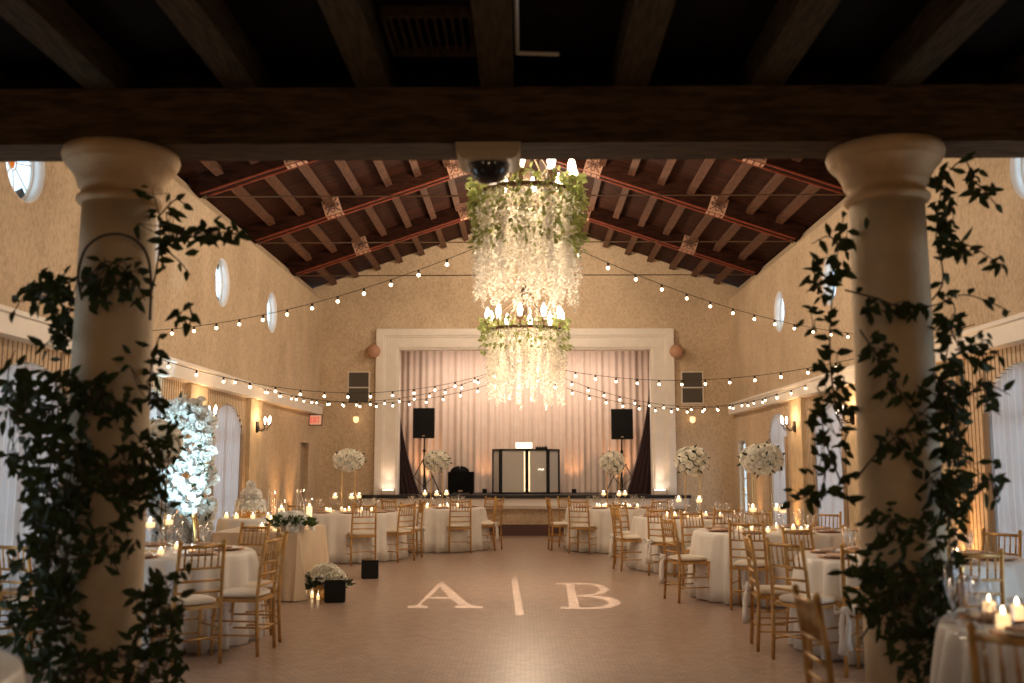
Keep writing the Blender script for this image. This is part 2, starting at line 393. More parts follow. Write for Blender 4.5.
# back wall with the stage opening
PX, PZ = 2.88, 4.17
gab = [(-HX-.6, 0), (HX+.6, 0), (HX+.6, CREST), (HX+.2, 5.55)]
gab += [(0, roof_under(0)+.35), (-HX-.2, 5.55), (-HX-.6, CREST)]
struct(flat_fill([gab, [(-PX, STAGE-.02), (-PX, PZ), (PX, PZ), (PX, STAGE-.02)]], .3, 'wall_back', M_STUCCO, lambda c: Vector((c.x, YB+.15+c.z, c.y))))
# proscenium surround: a stepped moulding
def uframe(x0, z0, x1, z1, y0, y1, zb, mb):     # x0/z0 inner, x1/z1 outer
    mb.box(-x1, y0, zb, -x0, y1, z1); mb.box(x0, y0, zb, x1, y1, z1); mb.box(-x0, y0, z0, x0, y1, z1)
f = MB(); uframe(PX, PZ, PX+.30, PZ+.27, YB-.06, YB+.05, STAGE, f); uframe(PX+.30, PZ+.27, PX+.46, PZ+.42, YB-.12, YB+.05, STAGE, f)
uframe(PX-.05, PZ-.04, PX, PZ, YB-.02, YB+.31, STAGE, f)
uframe(PX+.26, PZ+.23, PX+.30, PZ+.27, YB-.09, YB-.06, STAGE, f)
struct(f.build('trim_11', M_SHELL))
# stage
struct(MB().box(-3.62, YB-.32, STAGE-.07, 3.62, 25.6, STAGE).build('stage_floor', M_CARPET))
s = MB().box(-3.58, YB-.26, STAGE-.24, 3.58, YB, STAGE-.07); s.box(-3.55, YB-.2, STAGE-.30, 3.55, YB, STAGE-.24)
struct(s.build('trim_12', M_SHELL))
struct(MB().box(-HX, YB-.04, 0, HX, YB, .24).build('baseboard_back', M_BASE))
# stage house
s = MB(); s.box(-3.9, 25.5, STAGE, 3.9, 25.6, 4.8); s.box(-3.9, YB+.3, STAGE, -3.8, 25.5, 4.8); s.box(3.8, YB+.3, STAGE, 3.9, 25.5, 4.8); s.box(-3.9, YB+.3, 4.7, 3.9, 25.5, 4.8)
struct(s.build('wall_stage', M_WHITE))
# roof boards
rb = MB()
for sd in (-1, 1):
    a = (sd*(HX+.6), RAFT0-.6*SLOPE+.31); b_ = (0, roof_under(0)+.31)
    rb.prism([a, b_, (b_[0], b_[1]+.06), (a[0], a[1]+.06)], 'y', 5.8, YB+.5)
struct(rb.build('ceiling', M_ROOF))
# front wall of the hall above the arcade beam
bz = at(512, 160, 5.95+.165).z
struct(flat_fill([[(-HX-.6, bz+.352), (HX+.6, bz+.352), (HX+.6, CREST), (HX+.2, 5.55), (0, roof_under(0)+.35), (-HX-.2, 5.55), (-HX-.6, CREST)]], .2, 'wall_front', M_STUCCO, lambda c: Vector((c.x, 6.2+c.z, c.y))))
struct(MB().box(-HX-.3, -2.6, 0, HX+.3, -2.45, 4.2).build('wall_rear', M_STUCCO))

# roof beams: one on each slope at every bay line, painted underside and stencilled blocks
BEAMY = [10.9, 13.86, 16.82, 19.8]
words = ['nearest the entrance', 'second bay line from the entrance', 'third bay line from the entrance', 'nearest the stage']
n_ang = math.atan(SLOPE)
for bi, y in enumerate(BEAMY):
    for sd in (-1, 1):
        t = thing('roof_beam', 'dark red-edged roof beam on the %s slope, %s' % ('left' if sd < 0 else 'right', words[bi]), 'beam', (sd*HX, y, RAFT0))
        e = Vector((-sd*HX, 0, HX*SLOPE)); up = Vector((sd*math.sin(n_ang), 0, math.cos(n_ang)))
        MB().bar(up*.16-e*.02, e+up*.16, .22, .28, up).build('timber', M_BEAM, t)
        r = MB()
        for q in (-.095, .095): r.bar(Vector((0, q, 0))+up*.012, e+Vector((0, q, 0))+up*.012, .03, .025, up)
        r.build('red_edge', M_REDEDGE, t)
        for xm in (3.26, 1.15):
            c = e*((HX-xm)/HX)
            b = MB(); b.cur = 0
            b.bar(c-e.normalized()*.15+up*.155, c+e.normalized()*.15+up*.155, .235, .30, up)
            b.cur = 1
            d = e.normalized()
            for sy in (-1, 1):
                yy = Vector((0, sy*.12, 0))
                for (u1, v1, u2, v2) in ((-.12,.04,.12,.27), (-.12,.27,.12,.04), (-.13,.155,.13,.155)):
                    b.bar(c+d*u1+up*v1+yy, c+d*u2+up*v2+yy, .008, .018, up if abs(v1-v2) < .01 else up)
                for (u1, v1) in ((-.08,.155),(.08,.155),(0,.08),(0,.23)):
                    b.tube([c+d*(u1+.035*math.cos(a))+up*(v1+.035*math.sin(a))+yy for a in [2*PI*i/10 for i in range(10)]], .007, 4, True)
            for q in (-.1, 0, .1): b.bar(c+d*q-Vector((0,.11,0))+up*.003, c+d*q+Vector((0,.11,0))+up*.003, .02, .008, up)
            b.build('stencilled_block', [M_STENCIL_BG, M_STENCIL_FG], t)
    tr = thing('tie_rod', 'thin horizontal iron tie rod spanning the hall, %s' % words[bi], 'rod', (0, y, RAFT0-.01))
    MB().tube([(-HX+.005, 0, 0), (HX-.005, 0, 0)], .011, 8).build('rod', M_BRONZE, tr)
    for sd in (-1, 1): MB().tube([(sd*(HX-.01), 0, 0), (sd*(HX-.05), 0, 0)], .035, 10).build('end_plate', M_BRONZE, tr)
# purlins between the beams
yb = BEAMY+[YB]
bw = ['first', 'second', 'third', 'last']
for i in range(4):
    y0, y1 = yb[i]+.11, (yb[i+1]-.11 if i < 3 else YB)
    for sd in (-1, 1):
        src = None
        for k in range(9):
            x = sd*(4.36-k*.5)
            if src is None:
                src = MB().box(-.06, 0, -.10, .06, y1-y0, .02).build('purlin', M_PURLIN)
                o = src
            else:
                o = src.copy(); C.objects.link(o)
            o.location = (x, y0, roof_under(x)+.29); o.rotation_euler = (0, sd*n_ang, 0)
            tag(o, 'short brown purlin on the %s roof slope in the %s bay from the entrance' % ('left' if sd < 0 else 'right', bw[i]), 'purlin', 'purlins on the %s slope, %s bay' % ('left' if sd < 0 else 'right', bw[i]))

# ------------------------------------------------------------------ entrance arcade: columns, beam, joists
COLY = 5.95
cl = at(110, 400, COLY); cr = at(896, 400, COLY)
btm = at(512, 160, COLY+.165).z
bz = btm
def column(x, label):
    t = thing('column', label, 'column', (x, COLY, 0))
    MB().lathe([(.33,0),(.33,.09),(.30,.10),(.31,.15),(.28,.19),(.25,.21),(.24,.24)], (0,0,0), 40).build('base', M_STONE, t, True)
    H = bz
    prof = [(.238,.24)]+[(.238-.022*(i/10)**1.5, .24+(H-.34-.24)*i/10) for i in range(1, 11)]
    MB().lathe(prof, (0,0,0), 48).build('shaft', M_STONE, t, True)
    c = [(.216,H-.34),(.24,H-.335),(.25,H-.32),(.25,H-.30),(.235,H-.285),(.225,H-.27),(.225,H-.245),(.245,H-.235),(.25,H-.21),(.265,H-.17),(.29,H-.13),(.315,H-.105),(.325,H-.095),(.325,H-.085),(.338,H-.07),(.345,H-.04),(.335,H-.005),(.2,H-.001)]
    MB().lathe(c, (0,0,0), 48).build('capital', M_CAPSTONE, t, True)
    return t
column(cl.x, 'cream stone column wrapped in dark vines, left of the entrance')
column(cr.x, 'cream stone column wrapped in dark vines, right of the entrance')
struct(MB().box(-HX, 6.06, bz+.351, HX, 6.09, bz+.551).build('trim_13', M_DARKBOARD))  # added dark board covering the lit wall strip between the joists
bm = MB().box(-HX+.01, COLY-.17, bz+.001, HX-.01, COLY+.165, bz+.35)
tag(bm.build('arcade_beam', M_LOGGIA), 'massive dark timber beam resting on the two stone columns', 'beam')
joist_px = [-40, 100, 240, 372, 497, 632, 768, 905, 1045]
src = None
jw = ['far left', 'leftmost visible', 'second from the left', 'third from the left', 'fourth from the left, left of centre', 'just right of centre', 'third from the right', 'second from the right', 'at the right edge']
for i, px in enumerate(joist_px):
    p = at(px, 80, COLY-.2)
    if src is None: src = MB().box(-.1, -8.2, 0, .1, .15, .2).build('ceiling_joist', M_JOIST); o = src
    else: o = src.copy(); C.objects.link(o)
    o.location = (max(-4.4, min(4.4, p.x)), COLY, bz+.351)
    tag(o, 'dark timber joist over the entrance, %s' % jw[i], 'joist')
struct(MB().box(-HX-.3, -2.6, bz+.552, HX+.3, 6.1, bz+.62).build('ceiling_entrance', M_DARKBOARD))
# vent grille and conduit between the joists
v = thing('ceiling_vent', 'dark slatted air grille between joists above the entrance', 'vent', (at(432, 60, 5.35).x, 5.4, bz+.552))
MB().box(-.26,-.27,-.06,.26,-.25,0).box(-.26,.25,-.06,.26,.27,0).box(-.26,-.25,-.06,-.24,.25,0).box(.24,-.25,-.06,.26,.25,0).build('frame', M_JOIST, v)
g = MB()
for k in range(10): g.bar((-.215+k*.048, -.24, -.03), (-.215+k*.048, .24, -.03), .012, .045)
g.build('slats', M_JOIST, v)
cp = at(517, 60, 5.6)
o = MB().tube([(cp.x, 2.0, bz+.535), (cp.x, 5.72, bz+.535), (cp.x+.25, 5.74, bz+.535)], .013, 8).build('conduit', M_WHITE)
tag(o, 'thin metal conduit running along the entrance ceiling', 'pipe')
# camera dome on the underside of the beam
p = at(489, 163, COLY)
d = thing('security_camera', 'smoked black dome camera on a square beige mount under the beam', 'camera', (p.x, COLY, bz))
MB().lathe([(.2,-.09),(.235,-.08),(.27,-.05),(.275,-.0)], (0,0,0), 4).build('mount', M_BEIGEPL, d).rotation_euler = (0,0,PI/4)
MB().lathe([(1e-4,-.205),(.05,-.197),(.09,-.17),(.118,-.13),(.125,-.09),(.125,-.05)], (0,0,0), 28).build('dome', M_DOME, d, True)

# ------------------------------------------------------------------ vines
def vine(name, label, stems, blobs, colx, seed, dens, hoop=None):
    random.seed(seed)
    t = thing(name, label, 'vine', (colx, COLY-.25, 0))
    o3 = Vector((colx, COLY-.25, 0))
    st = MB(); lf = MB()
    def P(px, py, Y): return at(px, py, Y)-o3
    for s in stems:
        pts = [P(a, b, c) for a, b, c in s]
        fine = []
        for i in range(len(pts)-1):
            p0 = pts[max(i-1, 0)]; p1 = pts[i]; p2 = pts[i+1]; p3 = pts[min(i+2, len(pts)-1)]
            for k in range(6):
                u = k/6
                fine.append(.5*((2*p1)+(-p0+p2)*u+(2*p0-5*p1+4*p2-p3)*u*u+(-p0+3*p1-3*p2+p3)*u**3))
        fine.append(pts[-1]); st.tube(fine, .006, 6, r2=.003)
        acc = 0
        for i in range(1, len(fine)):
            acc += (fine[i]-fine[i-1]).length
            if acc > .055:
                acc = 0
                dd = Vector((random.uniform(-1,1), random.uniform(-.7,.5), random.uniform(-1,.6)))
                lf.leaf(fine[i], dd, random.uniform(.06,.12), random.uniform(.03,.05), Vector((random.uniform(-.5,.5),-1,random.uniform(-.4,.6))))
    for (cx, cy, rx, ry, n, y0, y1) in blobs:
        prev = None
        for k in range(int(n*dens)):
            a = random.uniform(0, 2*PI); r_ = math.sqrt(random.random())
            Y = random.uniform(y0, y1)
            p = P(cx+rx*r_*math.cos(a), cy+ry*r_*math.sin(a), Y)
            w = p+o3
            dx = w.x-colx; dy = w.y-COLY                      # keep the leaves off the stone
            if math.hypot(dx, dy) < .26 and dy > -.24: p.y = (COLY-.25-random.uniform(.01,.12))-o3.y
            L = random.uniform(.055,.115)
            dd = Vector((random.uniform(-1,1), random.uniform(-.6,.4), random.uniform(-1.2,.5)))
            lf.leaf(p, dd, L, L*random.uniform(.36,.5), Vector((random.uniform(-.7,.7),-1,random.uniform(-.6,.6))))
            if k % 3 == 0:
                if prev is not None and (prev-p).length < .35: 
                    m_ = (prev+p)/2+Vector((0,-.02,-.02)); st.tube([prev, m_, p], .0028, 5)
                prev = p
    if hoop:
        hp = [P(*h) for h in hoop]; sm = []
        for i in range(len(hp)-1):
            p0 = hp[max(i-1, 0)]; p1 = hp[i]; p2 = hp[i+1]; p3 = hp[min(i+2, len(hp)-1)]
            for k in range(5):
                u = k/5; sm.append(.5*((2*p1)+(-p0+p2)*u+(2*p0-5*p1+4*p2-p3)*u*u+(-p0+3*p1-3*p2+p3)*u**3))
        st.tube(sm+[hp[-1]], .008, 8)
    st.build('stems', M_STEM, t, True); lf.build('foliage', M_VINE, t)
F0 = COLY-.33; S0 = COLY-.1
vine('climbing_vine', 'dark leafy vine climbing the left entrance column, with a bare arching stem near its top',
     [[(40,683,S0),(48,600,S0),(40,520,S0),(55,440,S0),(62,360,S0),(72,300,S0),(84,262,S0)],
      [(75,300,S0),(50,285,S0),(28,292,F0),(15,310,F0)], [(150,300,S0),(158,260,S0),(160,220,S0),(152,190,S0)],
      [(155,250,S0),(175,238,S0),(200,236,F0),(225,232,F0),(238,234,F0)], [(160,215,S0),(175,200,S0),(186,205,S0)],
      [(155,240,S0),(180,262,S0),(190,275,S0)], [(188,302,S0),(192,318,S0),(186,328,S0)], [(150,400,S0),(152,360,S0),(160,335,S0)],
      [(80,420,F0),(100,470,F0),(125,520,F0),(128,560,F0)], [(70,560,F0),(105,555,F0),(120,575,F0)],
      [(85,385,F0),(110,405,F0),(140,440,F0),(165,480,F0)], [(60,640,F0),(100,660,F0),(150,640,F0),(180,600,F0)],
      [(130,660,F0),(150,610,F0),(175,580,F0),(190,560,F0)], [(20,430,F0),(8,380,F0),(15,350,F0)], [(80,290,F0),(105,262,F0),(130,275,F0),(145,300,F0)]],
     [(55,290,32,16,48,S0,COLY+.1),(70,330,14,26,30,S0,COLY+.1),(52,400,50,30,75,F0,COLY+.05),(105,400,34,22,34,F0-.05,F0+.05),
      (62,470,40,48,110,F0-.1,COLY),(60,540,36,50,110,F0-.1,COLY),(50,620,38,56,105,F0-.1,COLY),(118,470,42,30,50,F0-.05,F0+.05),
      (155,455,20,30,28,F0,S0),(110,540,28,24,14,F0-.05,F0),(160,610,26,40,46,F0-.1,S0),(150,660,42,26,42,F0-.1,S0),(20,420,20,55,26,F0-.1,F0),
      (18,590,16,60,20,F0,S0),(165,225,12,40,16,S0,COLY),(195,236,32,16,16,F0,S0),(228,233,14,6,8,F0,S0),(187,315,12,14,5,F0,F0+.05),
      (152,380,9,40,14,S0,COLY),(110,285,35,26,30,F0-.03,F0+.03),(75,665,40,20,36,F0-.1,F0),(140,500,30,20,22,F0-.1,F0)],
     cl.x, 11, 1.8, hoop=[(82,300,F0),(78,275,F0),(85,250,F0),(100,237,F0),(118,234,F0),(135,240,F0),(147,255,F0),(151,280,F0),(150,320,F0)])
vine('climbing_vine', 'dark leafy vine climbing the right entrance column, with loose sprays on both sides',
     [[(945,683,S0),(955,600,S0),(948,520,S0),(955,440,S0),(945,370,S0),(955,310,S0),(940,292,S0)],
      [(932,300,S0),(942,285,S0),(942,265,S0),(936,240,S0),(940,200,S0),(945,165,S0)], [(940,240,S0),(960,243,F0),(978,250,F0),(996,262,F0)],
      [(950,170,S0),(965,160,S0),(974,185,S0)], [(972,180,S0),(984,190,S0),(996,205,S0)], [(838,420,S0),(830,360,S0),(832,300,S0),(838,250,S0),(844,215,S0)],
      [(838,280,S0),(820,285,S0),(806,292,S0)], [(838,245,S0),(828,236,S0),(812,244,S0)], [(845,290,F0),(875,298,F0),(905,308,F0),(935,305,F0),(960,295,F0),(985,300,F0),(1010,312,F0)],
      [(840,480,S0),(825,440,S0),(820,400,S0)], [(850,500,F0),(820,492,F0),(798,500,F0),(786,502,F0)], [(860,330,F0),(880,360,F0),(905,400,F0),(930,440,F0)],
      [(940,480,F0),(965,490,F0),(990,480,F0),(1000,500,F0)], [(865,545,F0),(895,540,F0),(930,545,F0)], [(960,400,F0),(985,385,F0),(1010,395,F0)], [(955,350,F0),(980,345,F0),(1005,360,F0)],
      [(860,640,F0),(890,600,F0),(925,580,F0),(955,560,F0)], [(855,480,F0),(880,450,F0),(905,430,F0),(935,400,F0)], [(965,690,F0),(972,650,F0),(968,620,F0)]],
     [(942,178,8,12,8,S0,COLY),(972,172,6,12,5,S0,COLY),(985,192,12,14,8,S0,COLY),(945,218,12,30,26,S0,COLY),(995,262,8,9,6,F0,F0+.05),(965,248,14,5,5,F0,F0+.05),
      (826,272,18,26,22,S0,COLY),(843,235,6,26,8,S0,COLY),(818,318,14,14,8,S0,COLY),(828,400,18,56,28,S0,COLY),(822,460,16,36,14,S0,COLY),(800,494,18,7,6,S0,COLY),(846,440,8,60,14,S0,COLY),
      (895,308,34,8,14,F0-.05,F0),(880,345,15,24,14,F0-.05,F0),(900,385,18,14,8,F0-.05,F0),(900,440,26,18,12,F0-.05,F0),(948,335,22,22,28,F0,COLY),(942,410,20,50,78,F0,COLY),
      (942,490,22,44,60,F0,COLY),(970,385,22,36,20,F0,COLY),(985,345,24,14,8,F0,S0),(965,480,32,20,16,F0,S0),(905,520,40,22,26,F0-.06,F0),(868,590,28,34,38,F0-.06,S0),(912,610,40,44,85,F0-.1,F0),
      (938,570,22,36,44,F0-.1,S0),(930,665,40,20,24,F0-.1,F0),(996,480,14,30,5,F0,S0),(880,560,20,14,12,F0-.05,F0)],
     cr.x, 23, 1.5)
random.seed(5)

# ------------------------------------------------------------------ stage: curtain, drapes, booth, speakers
t = thing('stage_curtain', 'blush pink pleated curtain across the back of the stage', 'curtain', (0, 24.0, STAGE))
def cur(u, v):
    x = -3.5+7.0*u
    return (x+.02*math.sin(31*u), .03*math.sin(2*PI*u*44+1.3*math.sin(9*u))*(.55+.45*(1-v))+.02*math.sin(2*PI*u*17), .01+3.55*v)
MB().grid(cur, 620, 6).build('fabric', M_CURTAIN, t, True)
MB().tube([(-3.6,0,3.58),(3.6,0,3.58)], .03, 8).build('rail', M_IRON, t)
for sd in (-1, 1):
    top = at(398 if sd < 0 else 652, 383 if sd < 0 else 348, 22.95); ztop = top.z
    t = thing('side_drape', 'dark maroon velvet drape gathered at the %s edge of the stage' % ('left' if sd < 0 else 'right'), 'curtain', (sd*2.97, 22.95, STAGE))
    H = ztop-STAGE
    def dr(u, v, sd=sd, H=H):
        w = .06+(.52 if sd < 0 else .62)*(1-v)**1.9
        return (sd*(-u*w), .035*math.sin(u*2*PI*5+v*2)*(.4+.6*(1-v)), .005+H*v)
    MB().grid(dr, 60, 24).build('fabric', M_VELVET, t, True)
t = thing('dj_booth', 'folding booth with pale panels and a black frame in the middle of the stage', 'booth', (at(526, 470, 23).x, 23.0, STAGE))
BH = 1.02
xs = [(-.76,.32), (-.58,0), (0.02,0), (.50,0), (.76,.32)]
fr = MB()
for i, (x, y) in enumerate(xs):
    fr.box(x-.022, y-.022, 0, x+.022, y+.022, BH) if i in (0, 4) else fr.box(x-.04, y-.02, 0, x+.04, y+.02, BH)
for (a, b) in zip(xs, xs[1:]):
    for z in (.02, BH-.02): fr.bar((a[0], a[1], z), (b[0], b[1], z), .04, .04)
fr.build('frame', M_BLACK, t)
for (a, b) in zip(xs, xs[1:]):
    MB().bar((a[0], a[1]+.012, BH/2), (b[0], b[1]+.012, BH/2), .01, BH-.08).build('panel', M_CREAMPANEL, t)
MB().box(-.045,.0,.06,-.02,.01,BH-.06).box(.06,.0,.06,.085,.01,BH-.06).build('light_strip', M_LEDSTRIP, t)
MB().box(-.56,.05,BH-.03,.5,.5,BH).build('shelf', M_BLACK, t)
mk = MB(); 
for i, (dx, dz) in enumerate(((0,0),(.035,.008),(.07,-.004),(.1,.006))): mk.box(.28+dx, -.0045, .54+dz, .305+dx, -.001, .565+dz)
mk.build('small_white_mark', M_LAMPBOX, t)  # pale mark given a glowing material, though it is no lamp
bx = thing('light_box', 'small glowing white box on top of the booth', 'lamp', (at(524,446,23.2).x, 23.2, STAGE+BH))
MB().box(-.19,-.08,0,.19,.08,.15).build('diffuser', M_LAMPBOX, bx); MB().box(-.195,-.085,0,.195,.085,.012).build('base', M_BLACK, bx)
mx = thing('mixer', 'small black controller on the right end of the booth top', 'mixer', (at(545,448,23.15).x-.08, 23.2, STAGE+BH))
MB().box(-.14,-.1,0,.14,.1,.045).build('body', M_BLACK, mx)
k_ = MB()
for i in range(4): k_.lathe([(.012,.045),(.012,.07)], (-.09+i*.06,0,0), 8)
k_.build('knobs', M_BLACK, mx)
for sd, px, pt in ((-1, 424, 409), (1, 622, 410)):
    p = at(px, 470, 23.2)
    zc = at(px, pt+14.5, 23.2).z
    hz = zc-.34-STAGE
    t = thing('speaker_stand', 'black tripod speaker stand on the %s of the stage' % ('left' if sd < 0 else 'right'), 'stand', (p.x, 23.2, STAGE))
    MB().tube([(0,0,.12),(0,0,hz)], .018, 10).build('pole', M_BLACK, t)
    MB().lathe([(.03,hz*.55-.03),(.03,hz*.55+.03)], (0,0,0), 10).build('collar', M_BLACK, t)
    MB().lathe([(.035,hz*.78-.04),(.035,hz*.78+.02)], (0,0,0), 10).build('clamp', M_BLACK, t)
    for k in range(3):
        a = PI/2+2*PI*k/3
        L = MB().tube([(.02*math.cos(a),.02*math.sin(a),hz*.62),(.46*math.cos(a),.46*math.sin(a),.014)], .013, 8).build('leg', M_BLACK, t)
        MB().tube([(0,0,.16),(.25*math.cos(a),.25*math.sin(a),hz*.31)], .008, 6).build('brace', M_BLACK, t)
    s = thing('loudspeaker', 'black loudspeaker on the tripod stand at the %s of the stage' % ('left' if sd < 0 else 'right'), 'speaker', (p.x, 23.2, STAGE+hz))
    MB().prism([(-.25,-.17),(.25,-.17),(.2,.2),(-.2,.2)], 'z', .0, .69).build('cabinet', M_BLACK, s)
    MB().box(-.225,-.182,.03,.225,-.171,.66).build('grille', M_GRILLE, s)
    MB().box(-.03,-.186,.04,.03,-.182,.06).build('badge', M_SCROLL, s)
p = at(461, 494, 23.1)
t = thing('equipment_case', 'black fabric-covered equipment box with a bag lying on top, left of the booth', 'case', (p.x, 23.1, STAGE))
b = MB().box(-.29,-.2,.03,.29,.2,.5)
for sx in (-.24,.24):
    for sy in (-.15,.15): b.lathe([(.03,0),(.03,.03)], (sx,sy,0), 8)
b.build('body', M_BLACKCLOTH, t); MB().box(-.05,-.206,.06,.04,-.2,.085).build('badge', M_SCROLL, t)
t = thing('bag', 'crumpled black bag lying on the equipment box', 'bag', (p.x-.03, 23.1, STAGE+.5))
def bagw(u, v):
    a = 2*PI*u; r_ = math.sin(PI*min(.98, v*.5+.5)); 
    return (.22*math.cos(a)*r_, .15*math.sin(a)*r_, max(0, .1*math.cos(PI/2*(1-v)+0))+0 if False else .1*math.sin(PI/2*v)*(1+.35*math.sin(2*a+1)))
MB().grid(bagw, 24, 8).build('body', M_BLACKCLOTH, t, True)
# footlights inside the stage opening
for sd in (-1, 1):
    p = at(388 if sd < 0 else 660, 492, YB-.2)
    t = thing('stage_uplight', 'small white uplight box at the %s foot of the stage surround' % ('left' if sd < 0 else 'right'), 'lamp', (p.x, YB-.2, STAGE))
    MB().box(-.13,-.07,.03,.13,.07,.11).build('body', M_WHITE, t)
    MB().box(-.15,-.02,0,-.13,.02,.14).box(.13,-.02,0,.15,.02,.14).box(-.15,-.03,0,.15,.03,.012).build('bracket', M_SCROLL, t)
    MB().box(-.11,-.055,.11,.11,.055,.116).build('lens', M_LAMP, t)
    light('SPOT', 'stage_uplight_beam', (p.x, YB-.2, STAGE+.14), 13, (1,.66,.45), .05, (p.x, YB+.02, STAGE+3), angle=R(75), blend=.9)

# back-wall fittings
for sd, px in ((-1, 358.5), (1, 692.5)):
    p = at(px, 387.5, YB-.03)
    w = 'left' if sd < 0 else 'right'
    t = thing('wall_vent', 'tall dark louvred vent in two halves on the back wall, %s of the stage' % w, 'vent', (p.x, YB, p.z))
    MB().box(-.25,-.03,-.36,.25,0,-.34).box(-.25,-.03,.34,.25,0,.36).box(-.25,-.03,-.34,-.225,0,.34).box(.225,-.03,-.34,.25,0,.34).box(-.225,-.03,-.012,.225,0,.012).build('frame', M_WHITE, t)
    g = MB().box(-.225,-.006,-.34,.225,-.001,.34)
    for k in range(17):
        x = -.21+k*.026
        g.bar((x,-.014,-.33),(x,-.014,.33), .006, .012, (0,1,0))
    g.build('louvres', M_VENT, t)
    p = at(374 if sd < 0 else 676, 351.5, YB-.08)
    t = thing('wall_speaker', 'round tan speaker high on the back wall, %s of the stage' % w, 'speaker', (p.x, YB, p.z))
    a = MB().lathe([(.1,0),(.14,.04),(.155,.1),(.145,.2),(.11,.25),(1e-4,.265)], (0,0,0), 24).build('housing', M_TAN, t, True)
    a.rotation_euler = (PI/2, 0, 0)
    MB().box(-.06,-.02,-.06,.06,0,.06).build('bracket', M_TAN, t)
    p = at(356 if sd < 0 else 692.5, 419, YB-.08)
    t = thing('wall_lantern', 'small pale lantern on the back wall below the %s vent' % w, 'lamp', (p.x, YB, p.z))
    MB().box(-.05,-.02,-.09,.05,0,.13).build('backplate', M_SCROLL, t)
    MB().lathe([(.02,-.09),(.06,-.05),(.065,.01),(.05,.05)], (0,-.09,0), 14).build('glass_shade', M_WAX, t, True)
    MB().tube([(0,-.01,.1),(0,-.09,.1),(0,-.09,.05)], .008, 6).build('arm', M_SCROLL, t)
# exit sign
p = at(314.5, 420, 21.3)
t = thing('exit_sign', 'small exit sign projecting from the left wall near the stage', 'sign', (-HX, 21.3, p.z))
MB().box(0,-.03,-.12,.28,.03,.12).build('box', M_IRON, t)
MB().box(.02,-.036,-.10,.27,-.031,.10).build('face', M_EXIT, t)
L = MB(); y0, y1 = -.041, -.0365
def seg(x0, z0, x1, z1): L.box(min(x0,x1), y0, min(z0,z1), max(x0,x1), y1, max(z0,z1))
zt, zb_, lw = .06, -.06, .012
seg(.035,zb_,.035+lw,zt); [seg(.035,z,.075,z+lw) for z in (zb_,-.006,zt-lw)]
L.bar((.088,(y0+y1)/2,zb_),(.128,(y0+y1)/2,zt), .004, lw, (1,0,0)); L.bar((.088,(y0+y1)/2,zt),(.128,(y0+y1)/2,zb_), .004, lw, (1,0,0))
seg(.146,zb_,.146+lw,zt); seg(.176,zt-lw,.226,zt); seg(.195,zb_,.195+lw,zt)
L.build('lettering', M_EXITRED, t)
# door leaves
for sd, y, w_, h_, n in ((-1, 20.95, .75, 2.0, 1), (1, 21.35, .7, 2.05, 2)):
    t = thing('door_%d' % n, None, None, (sd*(HX+WT-.05), y, 0)); struct(t)
    if n == 1:
        MB().box(-.02,-w_/2,.02,.02,w_/2,h_).build('leaf', M_SHEER_T, t)
    else:
        f = MB().box(-.02,-w_/2,.02,.02,-w_/2+.06,h_).box(-.02,w_/2-.06,.02,.02,w_/2,h_).box(-.02,-w_/2,h_-.06,.02,w_/2,h_).box(-.02,-w_/2,.02,.02,w_/2,.2)
        for z in (.55,.9,1.25,1.6): f.box(-.012,-w_/2,z,.012,w_/2,z+.025)
        f.box(-.012,-.012,.2,.012,.012,h_); f.build('leaf_frame', M_WFRAME, t)
        MB().box(-.003,-w_/2+.05,.2,.003,w_/2-.05,h_-.05).build('pane', M_PANE, t)
    MB().lathe([(.02,0),(.025,.04),(1e-4,.05)], (0,0,0), 10).build('door_handle', M_GOLD2, t).location = (-sd*.03, w_/2-.1, 1.0)

# arched drapes
wd = ['nearest the entrance', 'second from the entrance', 'third from the entrance', 'nearest the stage']
for sd, arches in ((-1, ARCH_L[1:]), (1, ARCH_R[1:])):
    for k, y in enumerate(arches):
        w_ = AW if y < 17 else 1.35
        t = thing('arch_drape', 'sheer pale drape filling the arched window on the %s wall, %s' % ('left' if sd < 0 else 'right', wd[k]), 'curtain', (sd*(HX+.04), y, 0))
        def dp(u, v, w_=w_, sd=sd):
            yy = (u-.5)*(w_-.03)
            zt = ASP+(ATOP-ASP)*math.sqrt(max(0, 1-(2*u-1)**2))-.02
            return (.03*math.sin(2*PI*u*13+.8*math.sin(7*u)), yy, .025+(zt-.025)*v)
        o = MB().grid(dp, 160, 10).build('sheer', M_SHEER, t, True)
        # tan side panels gathered at the jambs
        for q in (-1, 1):
            def sp(u, v, q=q, w_=w_, sd=sd):
                return (-sd*.045+.018*math.sin(2*PI*u*3), q*(w_/2-.005-u*.15*(1-.3*v)), .025+(ASP+.05-.025)*v)
            MB().grid(sp, 24, 4).build('side_panel', M_SHEER_T, t, True)

